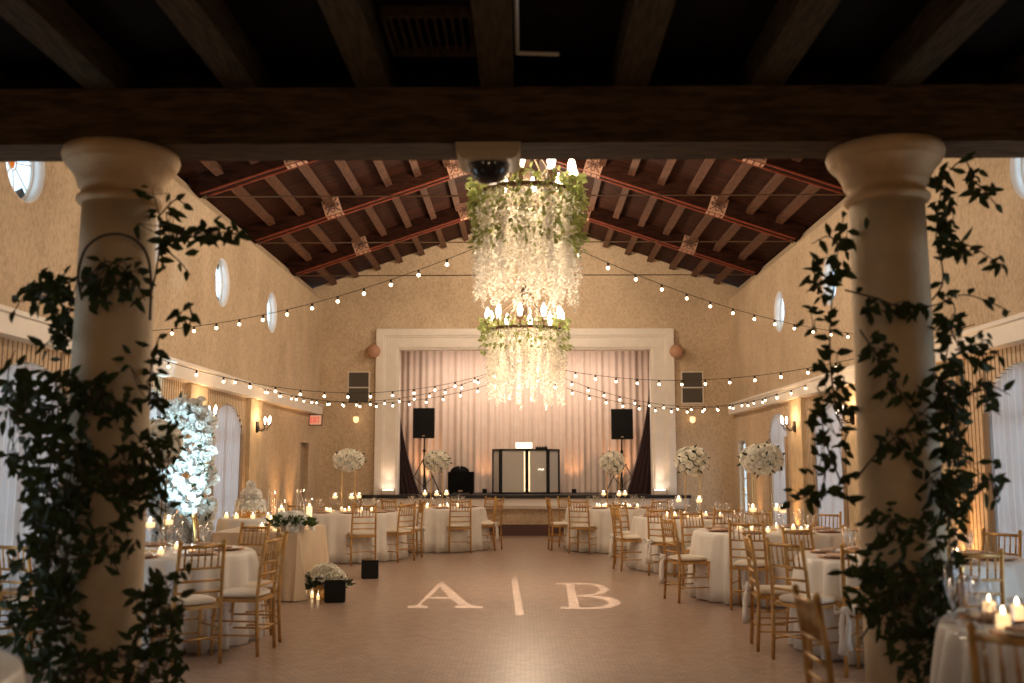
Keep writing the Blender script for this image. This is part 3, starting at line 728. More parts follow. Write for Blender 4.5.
# sconces on the pilasters
def sconce(side, y, z, label):
    x = side*(HX-.07)
    t = thing('wall_sconce', label, 'lamp', (x, y, z))
    s = -side
    MB().lathe([(1e-4,-.1),(.03,-.09),(.045,0),(.03,.09),(1e-4,.1)], (s*.012,0,0), 12).build('backplate', M_IRON, t)
    for q in (-1, 0, 1):
        pts = [(s*.02,0,-.02),(s*.08,q*.05,-.07),(s*.16,q*.11,-.05),(s*.18,q*.13,.02)]
        if q == 0: pts = [(s*.02,0,.0),(s*.1,0,-.04),(s*.2,0,-.02),(s*.23,0,.04)]
        a = MB().tube(pts, .008, 6).build('arm', M_IRON, t)
        e = Vector(pts[-1])
        MB().lathe([(.01,0),(.035,.012),(.03,.02)], e, 10).build('cup', M_IRON, t)
        MB().lathe([(.012,.02),(.012,.07),(.02,.09),(.016,.12),(1e-4,.15)], e, 10).build('candle_bulb', M_LAMP, t, True)
    light('POINT', 'wall_sconce_light', (x+s*.2, y, z+.14), 9, (1,.62,.32), .08)
sconce(-1, 16.85, 2.17, 'black iron three-arm sconce on the left wall between arched drape and stage')
sconce(1, 16.85, 2.17, 'black iron three-arm sconce on the right wall between two arched drapes')
sconce(-1, 13.86, 2.17, 'black iron three-arm sconce on the left wall behind the floral arch')
sconce(1, 13.86, 2.17, 'black iron three-arm sconce on the right wall behind the vine column')

# ------------------------------------------------------------------ furniture prototypes
def make_chair(sash=False):
    t = thing('chiavari_chair', None, 'chair')
    W = .19
    post = lambda s_: [(s_*W,-.20,.0),(s_*W,-.185,.25),(s_*W*.99,-.18,.45),(s_*W*.96,-.20,.7),(s_*W*.93,-.235,.92)]
    for s_ in (-1, 1):
        m = MB().tube(post(s_), .0155, 8); m.ball((s_*W*.93,-.236,.93), .019, 8, 5)
        for z in (.12,.3,.62,.86): pass
        m.build('rear_leg', M_GOLD, t, True)
        m = MB().tube([(s_*W*1.02,.185,0),(s_*W*1.0,.18,.2),(s_*W*.98,.17,.435)], .015, 8)
        for z in (.1,.3): m.ball((s_*W*1.005,.182,z), .021, 8, 5, .5)
        m.build('front_leg', M_GOLD, t, True)
    MB().prism([(-.205,-.19),(.205,-.19),(.2,.19),(-.2,.19)], 'z', .42, .448).build('seat_frame', M_GOLD, t)
    def cs(r, z, a): 
        c, s_ = abs(math.cos(a)), abs(math.sin(a)); return r/(c**5+s_**5)**.2
    MB().lathe([(.15,.449),(.178,.46),(.182,.478),(.165,.494),(.11,.502),(1e-4,.504)], (0,0,0), 28, cs).build('cushion', M_CUSHION, t, True)
    b = MB()
    def yb(z): return -.18-.055*max(0,(z-.45)/.47)**1.2
    for z, r_ in ((.895,.014),(.73,.010),(.635,.010),(.55,.010)):
        x = W*(1-.07*(z-.45)/.47); b.tube([(-x,yb(z),z),(0,yb(z)-.008,z),(x,yb(z),z)], r_, 8)
    for k in range(6):
        x = -.135+k*.054; b.tube([(x,yb(.73)-.006,.73),(x,yb(.815)-.007,.815),(x,yb(.895)-.006,.895)], .0065, 6)
        b.ball((x,yb(.8)-.007,.8), .011, 6, 4)
    b.build('backrest', M_GOLD, t, True)
    b = MB()
    for z in (.16,.27):
        for s_ in (-1, 1): b.tube([(s_*W,-.19,z),(s_*W,.18,z)], .008, 6)
        b.tube([(-W,.182,z+.03),(W,.182,z+.03)], .008, 6)
    b.tube([(-W,-.19,.2),(W,-.19,.2)], .008, 6)
    b.build('stretcher', M_GOLD, t, True)
    if sash:
        m = MB()
        m.ball((-.18,-.215,.47), .035, 8, 6); m.tube([(-.19,-.22,.47),(-.2,-.235,.38),(-.19,-.24,.27),(-.2,-.235,.17)], .014, 8, r2=.036)
        m.tube([(-.16,-.22,.47),(-.15,-.24,.38),(-.165,-.24,.26),(-.155,-.235,.2)], .012, 8, r2=.032)
        m.tube([(-.22,-.2,.47),(-.25,-.215,.5),(-.25,-.22,.45),(-.19,-.215,.47)], .014, 8); m.tube([(-.17,-.21,.47),(-.12,-.225,.5),(-.11,-.225,.45),(-.17,-.215,.47)], .014, 8)
        m.build('sash', M_SASH, t, True)
    return Proto(t)
CH = make_chair(False); CHS = make_chair(True)
def chair(x, y, tx, ty, label, sash=False, turn=0):
    d_ = Vector((tx-x, ty-y)).normalized()*.13; x += d_.x; y += d_.y
    a = math.atan2(ty-y, tx-x)-PI/2+R(turn)
    (CHS if sash else CH).place((x, y, 0), a, label)

def cloth_mesh(r, h, folds, amp, seed, seg=160):
    random.seed(seed); ph = [random.uniform(0, 6.28) for _ in range(4)]
    def wob(rr, z, a):
        if rr < r*.97: return rr
        k = max(0, (h-z)/h)**.6
        return rr+amp*k*(math.sin(folds*a+ph[0]+.6*math.sin(3*a+ph[1]))*.6+.4*math.sin((folds+5)*a+ph[2]))+.035*k
    prof = [(r*1.02, .012), (r*1.02, .18), (r*1.015, .36), (r*1.01, .54), (r*1.005, h-.06), (r, h-.015), (r-.01, h), (r*.5, h), (1e-4, h)]
    return MB().lathe(prof, (0,0,0), seg, wob)
TH = .76
def make_glass():
    t = tag(MB().lathe([(.032,0),(.033,.003),(.005,.008),(.004,.085),(.02,.1),(.034,.13),(.037,.165),(.031,.205)], (0,0,0), 14).build('wine_glass', M_GLASS, None, True), None, 'glass')
    return Proto(t)
def make_flute():
    return Proto(tag(MB().lathe([(.03,0),(.03,.003),(.004,.008),(.004,.09),(.018,.11),(.024,.16),(.022,.235)], (0,0,0), 12).build('champagne_flute', M_GLASS, None, True), None, 'glass'))
def make_votive():
    t = thing('votive_candle', None, 'candle')
    MB().lathe([(.028,0),(.034,.004),(.038,.07)], (0,0,0), 14).build('glass_holder', M_GLASS, t, True)
    MB().lathe([(.026,.004),(.026,.04),(.02,.043)], (0,0,0), 12).build('wax', M_WAX, t, True)
    MB().lathe([(1e-4,.044),(.007,.05),(.006,.06),(1e-4,.07)], (0,0,0), 8).build('flame', M_FLAME, t, True)
    return Proto(t)
def make_pillar(h, hw, rg=.05):
    t = thing('hurricane_candle', None, 'candle')
    MB().lathe([(rg*.9,0),(rg,.006),(rg,h)], (0,0,0), 18).build('glass_cylinder', M_GLASS, t, True)
    MB().lathe([(rg*.68,.006),(rg*.68,hw),(rg*.6,hw+.003)], (0,0,0), 14).build('wax', M_WAX, t, True)
    MB().lathe([(1e-4,hw+.004),(.009,hw+.014),(.008,hw+.026),(1e-4,hw+.042)], (0,0,0), 8).build('flame', M_FLAME, t, True)
    return Proto(t)
def make_floating():
    t = thing('footed_candle_holder', None, 'candle')
    MB().lathe([(.045,0),(.045,.005),(.008,.012),(.008,.2),(.045,.22),(.055,.27),(.05,.31)], (0,0,0), 16).build('glass_holder', M_GLASS, t, True)
    MB().lathe([(.04,.222),(.042,.26),(.03,.265)], (0,0,0), 12).build('wax', M_WAX, t, True)
    MB().lathe([(1e-4,.266),(.011,.28),(.010,.295),(1e-4,.312)], (0,0,0), 8).build('flame', M_FLAME, t, True)
    return Proto(t)
def make_charger():
    t = thing('charger_plate', None, 'plate')
    MB().lathe([(.1,0),(.12,.004),(.16,.012),(.163,.016),(.12,.01),(1e-4,.008)], (0,0,0), 24).build('charger', M_CHARGER, t, True)
    MB().lathe([(.08,.011),(.13,.022),(.1,.018),(1e-4,.016)], (0,0,0), 24).build('dinner_plate', M_PLATE, t, True)
    MB().box(-.045,-.1,.019,.045,.1,.034).build('folded_napkin', M_NAPKIN, t)
    return Proto(t)
PG, PF, PV, PFL, PC = make_glass(), make_flute(), make_votive(), make_floating(), make_charger()

def rose_mesh():
    m = MB()
    m.ball((0,0,0), .022, 8, 6, 1.1)
    for ring, (n, r_, h, tilt) in enumerate(((3,.018,.03,.1),(5,.03,.032,.5),(6,.04,.032,.95))):
        for k in range(n):
            a = 2*PI*k/n+ring*.6; c = Vector((math.cos(a), math.sin(a), 0)); u = Vector((0,0,1)); tt = Vector((-math.sin(a), math.cos(a), 0))
            b0 = c*r_*.35-u*.02; p1 = c*r_*(.9+tilt*.2); p2 = c*r_*(1.0+tilt*.45)+u*h*(1-tilt*.55)
            w = r_*.75+.008; n0 = len(m.v)
            m.v += [b0-tt*w*.4, b0+tt*w*.4, p1+tt*w, p1-tt*w, p2+tt*w*.6, p2-tt*w*.6]
            m.face([n0,n0+1,n0+2,n0+3]); m.face([n0+3,n0+2,n0+4,n0+5])
    return m
RO = rose_mesh().build('rose', M_ROSE, None, True); RW = rose_mesh().build('rose', M_ROSEW, None, True)
RM, RWM = RO.data, RW.data
bpy.data.objects.remove(RO); bpy.data.objects.remove(RW)
def add_roses(parent, pts, me, sc_=1.0):
    for p, n in pts:
        o = bpy.data.objects.new('rose', me); C.objects.link(o); o.parent = parent; o.location = p
        o.rotation_euler = Vector(n).to_track_quat('Z', 'Y').to_euler(); s_ = sc_*random.uniform(.8, 1.2); o.scale = (s_,)*3
def sphere_pts(n, c, rx, rz, zmin=-1):
    out = []
    i = 0; k = 0
    while k < n and i < n*4:
        z = 1-2*(k+.5)/n; a = k*2.39996; r_ = math.sqrt(1-z*z)
        d = Vector((r_*math.cos(a), r_*math.sin(a), z)); k += 1; i += 1
        if z < zmin: continue
        j = random.uniform(.9, 1.08)
        out.append((Vector(c)+Vector((d.x*rx, d.y*rx, d.z*rz))*j, d))
    return out
def tall_arrangement(x, y, z0, hc, label, rx=.24, rz=.17, me=None, n=46):
    """gold two-rod stand with a ball of roses whose centre is hc above z0"""
    t = thing('tall_flower_arrangement', label, 'flowers', (x, y, z0))
    MB().box(-.13,-.07,0,.13,.07,.012).build('base', M_GOLD2, t)
    m = MB()
    for q in (-.11, .11):
        for s_ in (-.05, .05): m.tube([(q,s_,.012),(q,s_,hc-rz*.8)], .005, 6)
    m.build('rods', M_GOLD2, t)
    MB().box(-.13,-.07,hc-rz*.8,.13,.07,hc-rz*.8+.01).build('tray', M_GOLD2, t)
    MB().ball((0,0,hc), rx*.82, 16, 10, rz/rx).build('foam', M_LEAFD, t)
    l = MB()
    for p, d in sphere_pts(36, (0,0,hc), rx*.85, rz*.85): l.leaf(p, d+Vector((random.uniform(-.6,.6),)*3), random.uniform(.07,.11), .035)
    l.build('leaves', M_LEAFD, t)
    add_roses(t, sphere_pts(n, (0,0,hc), rx*.9, rz*.9), me or RM, 1.15)
    return t

# ------------------------------------------------------------------ tables
TABLES = {   # name: (x, y, words)
 'R5': (2.85, 4.7, 'nearest right table'),
 'R4': (3.2, 8.55, 'second right table'),
 'R3': (2.9, 11.95, 'third right table'),
 'R2': (2.54, 15.25, 'fourth right table'),
 'R1': (1.67, 18.7, 'right table beside the stage'),
 'L0': (-2.72, 3.5, 'nearest left table'),
 'T1': (-3.32, 8.95, 'left table behind the vines'),
 'T3': (-2.96, 16.85, 'left table second from the stage'),
 'T4': (-1.65, 18.8, 'left table beside the stage')}
seed = 100
for key, (x, y, w) in TABLES.items():
    r = .9; seed += 1
    t = thing('round_table', 'folding banquet table hidden under cloth, the %s' % w, 'table', (x, y, 0))
    MB().lathe([(r-.03,.72),(r-.02,.73),(r-.02,.752),(1e-4,.752)], (0,0,0), 48).build('tabletop', M_GOLD, t)
    for k in range(4):
        a = PI/4+k*PI/2; MB().tube([(.5*math.cos(a),.5*math.sin(a),0),(.5*math.cos(a),.5*math.sin(a),.72)], .018, 8).build('leg', M_IRON, t)
    m = M_CLOTH if key not in ('T1',) else M_CLOTH
    o = cloth_mesh(r, TH, 26, .085, seed).build('tablecloth', m, None, True, (x, y, 0))
    tag(o, 'floor-length ivory cloth with soft folds on the %s' % w, 'tablecloth')
    random.seed(seed*3)
    n = 8
    if key == 'L0': continue
    base = TH+.001
    for k in range(n):
        a = 2*PI*k/n+.25
        c = (x+.66*math.cos(a), y+.66*math.sin(a))
        PC.place((*c, base), a, 'copper charger with plate and napkin on the %s' % w, 'place settings on the %s' % w)
        for q, rr, P_, nm in ((-.16,.50,PG,'clear wine glass'), (.16,.48,PF,'clear champagne flute')):
            if key in ('T1','R4','R5') or k % 2 == 0 or nm[6] == 'w':
                b = a+q/rr*.9
                P_.place((x+rr*math.cos(b), y+rr*math.sin(b), base), 0, '%s on the %s' % (nm, w), '%s set on the %s' % ('wine glasses' if nm[6] == 'w' else 'flutes', w))
    nv = 5 if key in ('T1','R4','R5') else 9
    for k in range(nv):
        a = 2*PI*k/nv+random.uniform(-.3,.3)
        q_ = .3 if k % 2 else .4
        PV.place((x+q_*math.cos(a), y+q_*math.sin(a), base), 0, 'low lit votive candle near the centre of the %s' % w, 'votives on the %s' % w)
    if key != 'R5':
        for k in range(3):
            a = 2*PI*k/3+.9+random.uniform(-.3,.3)
            PFL.place((x+.23*math.cos(a), y+.23*math.sin(a), base), 0, 'tall footed candle holder with a lit candle on the %s' % w, 'footed candle holders on the %s' % w)
    if key in ('R3','R2','R1','T3','T4','T1'):
        px, py = {'R3':(762,459),'R2':(692,461),'R1':(613,463),'T3':(349,460),'T4':(437,461),'T1':(155,443)}[key]
        p = at(px, py, y)
        tall_arrangement(x if key == 'T1' else p.x, y, base, p.z-base, 'gold stand with a cream rose ball on the %s' % w, rx={'R3':.255,'R2':.25,'R1':.23,'T3':.26,'T4':.24,'T1':.25}[key], rz={'R3':.17,'R2':.21,'R1':.2,'T3':.17,'T4':.19,'T1':.2}[key])
# extra things on the near right table
b = TABLES['R5']
PPc = [(2.05,4.55),(2.2,4.42),(2.28,4.62)]
lab = ['lit pillar candle in clear glass on the near right table, nearest the bottle', 'lit pillar candle in clear glass on the near right table, nearest the front edge', 'lit pillar candle in clear glass on the near right table, right of the others']
PL2 = make_pillar(.11,.075,.045)
for (px, py), l_ in zip(((1004,632),(1018,622),(990,618)), lab):
    p = ground(px, py, TH); PL2.place((p.x, p.y, TH+.001), 0, l_)
p = ground(984, 611, TH)
t = thing('bottle', 'small amber bottle with a pale neck on the near right table', 'bottle', (p.x, p.y+.25, TH+.001))
MB().lathe([(.028,0),(.03,.005),(.03,.1),(.012,.14),(.011,.17)], (0,0,0), 14).build('body', M_BOTTLE, t, True)
MB().lathe([(.014,.17),(.014,.2)], (0,0,0), 10).build('cap', M_GOLD2, t)
for (px, py, k) in ((960,634,0),(968,640,1),(975,628,0),(952,622,1),(984,636,0)):
    p = ground(px, py, TH); (PG if k == 0 else PF).place((p.x, p.y, TH+.001), 0, 'stemmed glass in the cluster at the left side of the near right table', 'glass cluster on the near right table', 1.15)

# chairs -------------------------------------------------------------
G = 'gold chiavari chair'
def T(k): return TABLES[k][0], TABLES[k][1]
for (x, y, k, lab, sash, turn) in [
 (-2.55,7.82,'T1','back to the camera, fully visible right of the left vines',0,8),
 (-3.12,7.55,'T1','half hidden behind the left vine column, back to the camera',0,0),
 (-2.2,8.35,'T1','seen side-on at the right of the left foreground table',0,22),
 (-2.25,8.95,'T1','directly behind the side-on chair at the left foreground table',0,25),
 (-2.75,10.05,'T1','on the far side of the left foreground table, facing the camera',0,0),
 (-3.85,7.75,'T1','at the left picture edge with its back to the camera',0,0),
 (-4.27,8.35,'T1','against the left wall beside the left foreground table',0,0),
 (-3.85,12.1,'SW','behind the left end of the rectangular head table',0,0),
 (-2.52,15.75,'T3','back to the camera at the left table second from the stage',0,0),
 (-1.95,16.35,'T3','side-on, right of the left table second from the stage',0,-10),
 (-1.85,17.2,'T3','behind the side-on chair at the left table second from the stage',1,0),
 (-3.5,15.8,'T3','left front of the left table second from the stage',0,0),
 (-1.12,17.85,'T4','back to the camera at the left table beside the stage',0,-15),
 (-.55,18.55,'T4','right of the left table beside the stage, nearest the dance floor',1,-5),
 (-2.35,17.95,'T4','front left of the left table beside the stage',0,0),
 (-.75,19.4,'T4','behind the left table beside the stage, far right',0,0),
 (.52,18.55,'R1','nearest the dance floor at the right table beside the stage',0,0),
 (.82,19.4,'R1','far left behind the right table beside the stage',0,0),
 (.95,17.75,'R1','back to the camera at the right table beside the stage',0,10),
 (2.3,17.75,'R1','front right of the right table beside the stage',0,0),
 (1.58,16.05,'R2','far left of the right table second from the stage',0,0),
 (1.42,15.0,'R2','left of the right table second from the stage, sash on its back',1,0),
 (1.92,14.2,'R2','with sash, front left of the fourth right table',1,0),
 (2.75,14.05,'R2','front of the right table second from the stage, back to the camera',0,0),
 (1.72,11.6,'R3','on the dance-floor edge of the middle right table, long white sash',1,0),
 (2.38,10.85,'R3','back to the camera at the front of the middle right table',0,0),
 (2.2,13.05,'R3','far left behind the middle right table',0,0),
 (3.0,13.15,'R3','far side of the middle right table facing the camera',0,0),
 (3.75,12.8,'R3','far right behind the middle right table near the wall',0,0),
 (1.99,8.65,'R4','side-on, behind another, left of the second right table',1,0),
 (2.1,8.02,'R4','turned three-quarters, dance-floor side of the second right table',0,6),
 (2.62,9.55,'R4','far left behind the second right table, facing the camera',0,0),
 (3.25,9.75,'R4','far side of the second right table, facing the camera',0,0),
 (2.5,7.4,'R4','just left of the right vine column, back to the camera, white sash',1,0),
 (3.1,7.15,'R4','right of the right vine column with its back to the camera',0,0),
 (4.2,9.15,'R4','near the right wall beyond the second right table',0,0),
 (1.39,4.7,'R5','seen edge-on in the foreground, left of the right vine column',0,0),
 (1.8,3.66,'R5','in the bottom right corner with its back to the camera',0,0)]:
    tx, ty = (-3.0, 12.3) if k == 'SW' else T(k)
    chair(x, y, tx, ty, '%s %s' % (G, lab), bool(sash), turn)

# head table on the left -----------------------------------------------
X0, X1, Y0, Y1 = -3.55, -2.58, 11.5, 13.1
t = thing('head_table', 'rectangular table frame under the champagne cloth on the left', 'table', ((X0+X1)/2, (Y0+Y1)/2, 0))
w2, d2 = (X1-X0)/2, (Y1-Y0)/2
MB().box(-w2+.02,-d2+.02,.72,w2-.02,d2-.02,.752).build('tabletop', M_GOLD, t)
for sx in (-1,1):
    for sy in (-1,1): MB().tube([(sx*(w2-.1),sy*(d2-.1),0),(sx*(w2-.1),sy*(d2-.1),.72)], .02, 8).build('leg', M_IRON, t)
def rc(u, h_, k):
    P = 2*(2*w2+2*d2); s_ = u*P/2*1.0; per = [(2*w2,(-w2,-d2),(1,0),(0,-1)),(2*d2,(w2,-d2),(0,1),(1,0)),(2*w2,(w2,d2),(-1,0),(0,1)),(2*d2,(-w2,d2),(0,-1),(-1,0))]
    s_ = u*(4*w2+4*d2)
    for L_, o_, d_, n_ in per:
        if s_ <= L_+1e-9: break
        s_ -= L_
    f_ = (.022*math.sin(2*PI*u*38+.9*math.sin(20*u))+.03)*k
    corner = min(s_, L_-s_); f_ += .07*k*math.exp(-(corner/.09)**2)
    return (o_[0]+d_[0]*s_+n_[0]*f_, o_[1]+d_[1]*s_+n_[1]*f_, h_)
m = MB(); m.grid(lambda u, v: rc(min(u, .99999), .012+(TH-.012)*v, 1-v), 260, 6)
m.box(-w2,-d2,TH-.004,w2,d2,TH)
o = m.build('tablecloth', M_CLOTH_B, None, False, ((X0+X1)/2, (Y0+Y1)/2, 0)); tag(o, 'champagne floor-length cloth with corner folds on the rectangular head table', 'tablecloth')
base = TH+.001
# low centrepiece at its right end
def low_arrangement(x, y, z, label, sx, sy, sz, n, me=None, leafn=60, vase=None):
    t = thing('flower_arrangement', label, 'flowers', (x, y, z))
    MB().box(-sx*.55,-sy*.5,0,sx*.55,sy*.5,sz*.5).build('planter', vase or M_WHITE, t)
    pts = []
    for k in range(n):
        a = k*2.4; q = math.sqrt((k+.5)/n); zz = sz*(.45+.75*math.sqrt(max(0,1-q*q)))
        pts.append((Vector((sx*q*math.cos(a), sy*q*math.sin(a), max(.04, zz-.05+random.uniform(-.02,.02)))), Vector((q*math.cos(a), q*math.sin(a)-.1, .9-q*.5))))
    l = MB()
    for k in range(leafn):
        a = random.uniform(0,6.28); q = random.uniform(.4,1.0)
        l.leaf((sx*q*math.cos(a), sy*q*math.sin(a), sz*(.35+.5*(1-q))), (math.cos(a), math.sin(a), random.uniform(-.1,.8)), random.uniform(.09,.16), .05)
    l.build('leaves', M_LEAFD if me is None else M_LEAFM, t)
    add_roses(t, pts, me or RM, 1.2)
    return t
p = ground(300, 527, TH)
low_arrangement(X1-.12, 11.75, base, 'low arrangement of white roses and greenery at the right end of the head table', .22,.18,.2,24,RWM, leafn=150)
low_arrangement(-2.3, 11.78, .001, 'arrangement of cream roses on the floor in front of the head table', .22,.15,.34,28, leafn=170, vase=M_GOLD)
TC = make_pillar(.46,.12,.055); MC = make_pillar(.34,.24,.055)
for (px, Y, pr, l_) in ((271,12.2,TC,'tall clear cylinder candle left of the flowers on the head table'),(281,12.3,MC,'shorter clear cylinder with bright candle beside the tall one on the head table'),
                        (300,12.75,TC,'tall clear cylinder candle behind the flowers on the head table'),(309,12.85,MC,'shorter clear cylinder candle behind the flowers at the head table corner')):
    q = at(px, 520, Y); x = min(q.x, X1-.1); pr.place((x, Y, base), 0, l_)
for (px, Y, l_) in ((262,11.75,'lit votive at the left front of the head table'),(287,11.72,'lit votive beside the low flowers on the head table'),(276,11.7,'lit votive in the middle front of the head table')):
    PV.place((at(px, 520, Y).x, Y, base), 0, l_, None, 1.4)
PC.place((at(255,524,11.8).x, 11.8, base), 0, 'copper charger with plate on the head table')
# round cake table behind
cx_ = -3.82; cy_ = 14.05
t = thing('cake_table', 'small round table under pale cloth behind the head table', 'table', (cx_, cy_, 0))
MB().lathe([(.40,.76),(.41,.785),(1e-4,.785)], (0,0,0), 32).build('tabletop', M_GOLD, t); MB().lathe([(.2,0),(.2,.02),(.03,.04),(.03,.76)], (0,0,0), 14).build('pedestal', M_IRON, t)
o = cloth_mesh(.43, .8, 14, .03, 77, 96).build('tablecloth', M_CLOTH_LB, None, True, (cx_, cy_, 0)); tag(o, 'pale satin cloth with blue light in its colour on the small cake table', 'tablecloth')
t = thing('cake_stand', 'gold cake stand with hanging beads on the cake table', 'stand', (cx_, cy_, .801))
MB().lathe([(.16,0),(.17,.01),(.06,.03),(.05,.06),(.18,.08),(.2,.085),(.2,.105)], (0,0,0), 28).build('body', M_GOLD2, t, True)
b = MB()
for k in range(24):
    a = 2*PI*k/24; b.ball((.195*math.cos(a), .195*math.sin(a), .05), .012, 6, 4, 1.8)
b.build('bead_fringe', M_GOLD2, t)
t = thing('wedding_cake', 'white tiered cake covered in white roses on the gold stand', 'cake', (cx_, cy_, .907))
MB().lathe([(.15,0),(.15,.13),(1e-4,.13)], (0,0,0), 32).build('bottom_tier', M_ROSEW, t)
MB().lathe([(.10,.13),(.10,.26),(1e-4,.26)], (0,0,0), 32).build('middle_tier', M_ROSEW, t)
MB().lathe([(.06,.26),(.06,.31),(1e-4,.31)], (0,0,0), 24).build('top_tier', M_ROSEW, t)
pts = []
for r_, z_, n_, tw in ((.19,.02,11,0),(.18,.10,11,.3),(.12,.17,8,.1),(.125,.23,8,.4),(.05,.29,4,0),(.04,.34,3,.5)):
    for k in range(n_):
        a = 2*PI*k/n_+tw; pts.append((Vector((r_*math.cos(a), r_*math.sin(a), z_+random.uniform(-.015,.015))), Vector((math.cos(a), math.sin(a), .4))))
add_roses(t, pts, RWM, .95)
for k in range(4):
    PV.place((cx_+.33*math.cos(-2.6+k*.7), cy_+.33*math.sin(-2.6+k*.7), .801), 0, 'lit votive candle around the front of the cake stand', 'votives on the cake table', 1.2)

# floor items
for (px, py, l_) in ((333,603,'black cube uplight on the floor in front of the flowers'),(368.5,579,'black cube uplight on the dance floor beside the second left table')):
    p = ground(px, py)
    t = thing('cube_uplight', l_, 'lamp', (p.x, p.y+.12, 0), R(8))
    MB().box(-.115,-.115,.01,.115,.115,.245).build('body', M_BLACK, t)
    MB().box(-.105,-.105,.245,.105,.105,.25).build('lens', M_DOME, t); MB().box(-.1,-.1,0,.1,.1,.01).build('foot', M_BLACK, t)
FC = make_pillar(.24,.10,.055)
for (px, py, s_, l_) in ((303,597,1,'glass cylinder with lit candle on the floor, left of the floor flowers'),(312,598,.55,'short glass candle on the floor beside the tall cylinder'),(318,600,.5,'short glass candle on the floor nearest the black cube')):
    p = ground(px, py); FC.place((p.x, p.y, .001), 0, l_, None, s_)

# floral arch against the left wall, lit by a cold spot
random.seed(31)
ax, ay = -4.24, 12.5
t = thing('floral_arch', 'arch thick with white roses against the left wall, lit pale blue', 'flowers', (ax, ay, 0), R(-12))
fr = MB(); path = []
for k in range(31):
    u = k/30
    if u < .3: path.append(Vector((-.29, 0, u/.3*1.75)))
    elif u > .7: path.append(Vector((.29, 0, (1-u)/.3*1.75)))
    else: a = PI*(u-.3)/.4; path.append(Vector((-.29*math.cos(a), 0, 1.75+.5*math.sin(a))))
fr.tube(path, .02, 8).build('frame', M_GOLD2, t)
MB().box(-.31,-.15,0,-.27,.15,.02).box(.27,-.15,0,.31,.15,.02).build('foot', M_GOLD2, t)
fl = MB(); base_r = rose_mesh()
def add_rose_to(mb, c, n, s_):
    q = Vector(n).to_track_quat('Z', 'Y'); n0 = len(mb.v)
    mb.v += [q @ (v*s_)+Vector(c) for v in base_r.v]
    for f_ in base_r.f: mb.face([n0+i for i in f_])
for k in range(1300):
    p = path[min(30, int(random.random()*31))].copy()
    if random.random() < .5: p = Vector((random.uniform(-.29,.29), 0, random.uniform(.05,2.2)))
    d = Vector((random.uniform(-1,1), random.uniform(-1,.6), random.uniform(-1,1))).normalized()
    p += d*random.uniform(.03,.15)
    if p.z < .04: p.z = .05
    add_rose_to(fl, p, d+Vector((0,-.8,0)), random.uniform(.65,1.05))
tag(fl.build('rose_cover', M_ROSEW, t), kind='stuff')
lf = MB()
for k in range(90):
    p = path[int(random.random()*31)]; d = Vector((random.uniform(-1,1), random.uniform(-1,0), random.uniform(-1,1)))
    lf.leaf(p+d.normalized()*.1, d, .12, .05)
lf.build('leaves', M_LEAFD, t)
sp = thing('floor_spotlight', 'small black spotlight on the floor aimed at the floral arch', 'lamp', (-3.95, 11.2, 0))
MB().lathe([(.07,0),(.07,.015),(.02,.02),(.02,.1)], (0,0,0), 12).build('stand', M_BLACK, sp)
MB().tube([(0,0,.1),(-.02,.09,.19)], .05, 14).build('head', M_BLACK, sp)
light('SPOT', 'floor_spotlight_beam', (-3.97, 11.32, .24), 430, (.55,.86,1), .05, (-4.15, 12.5, 1.75), angle=R(44), blend=.8)

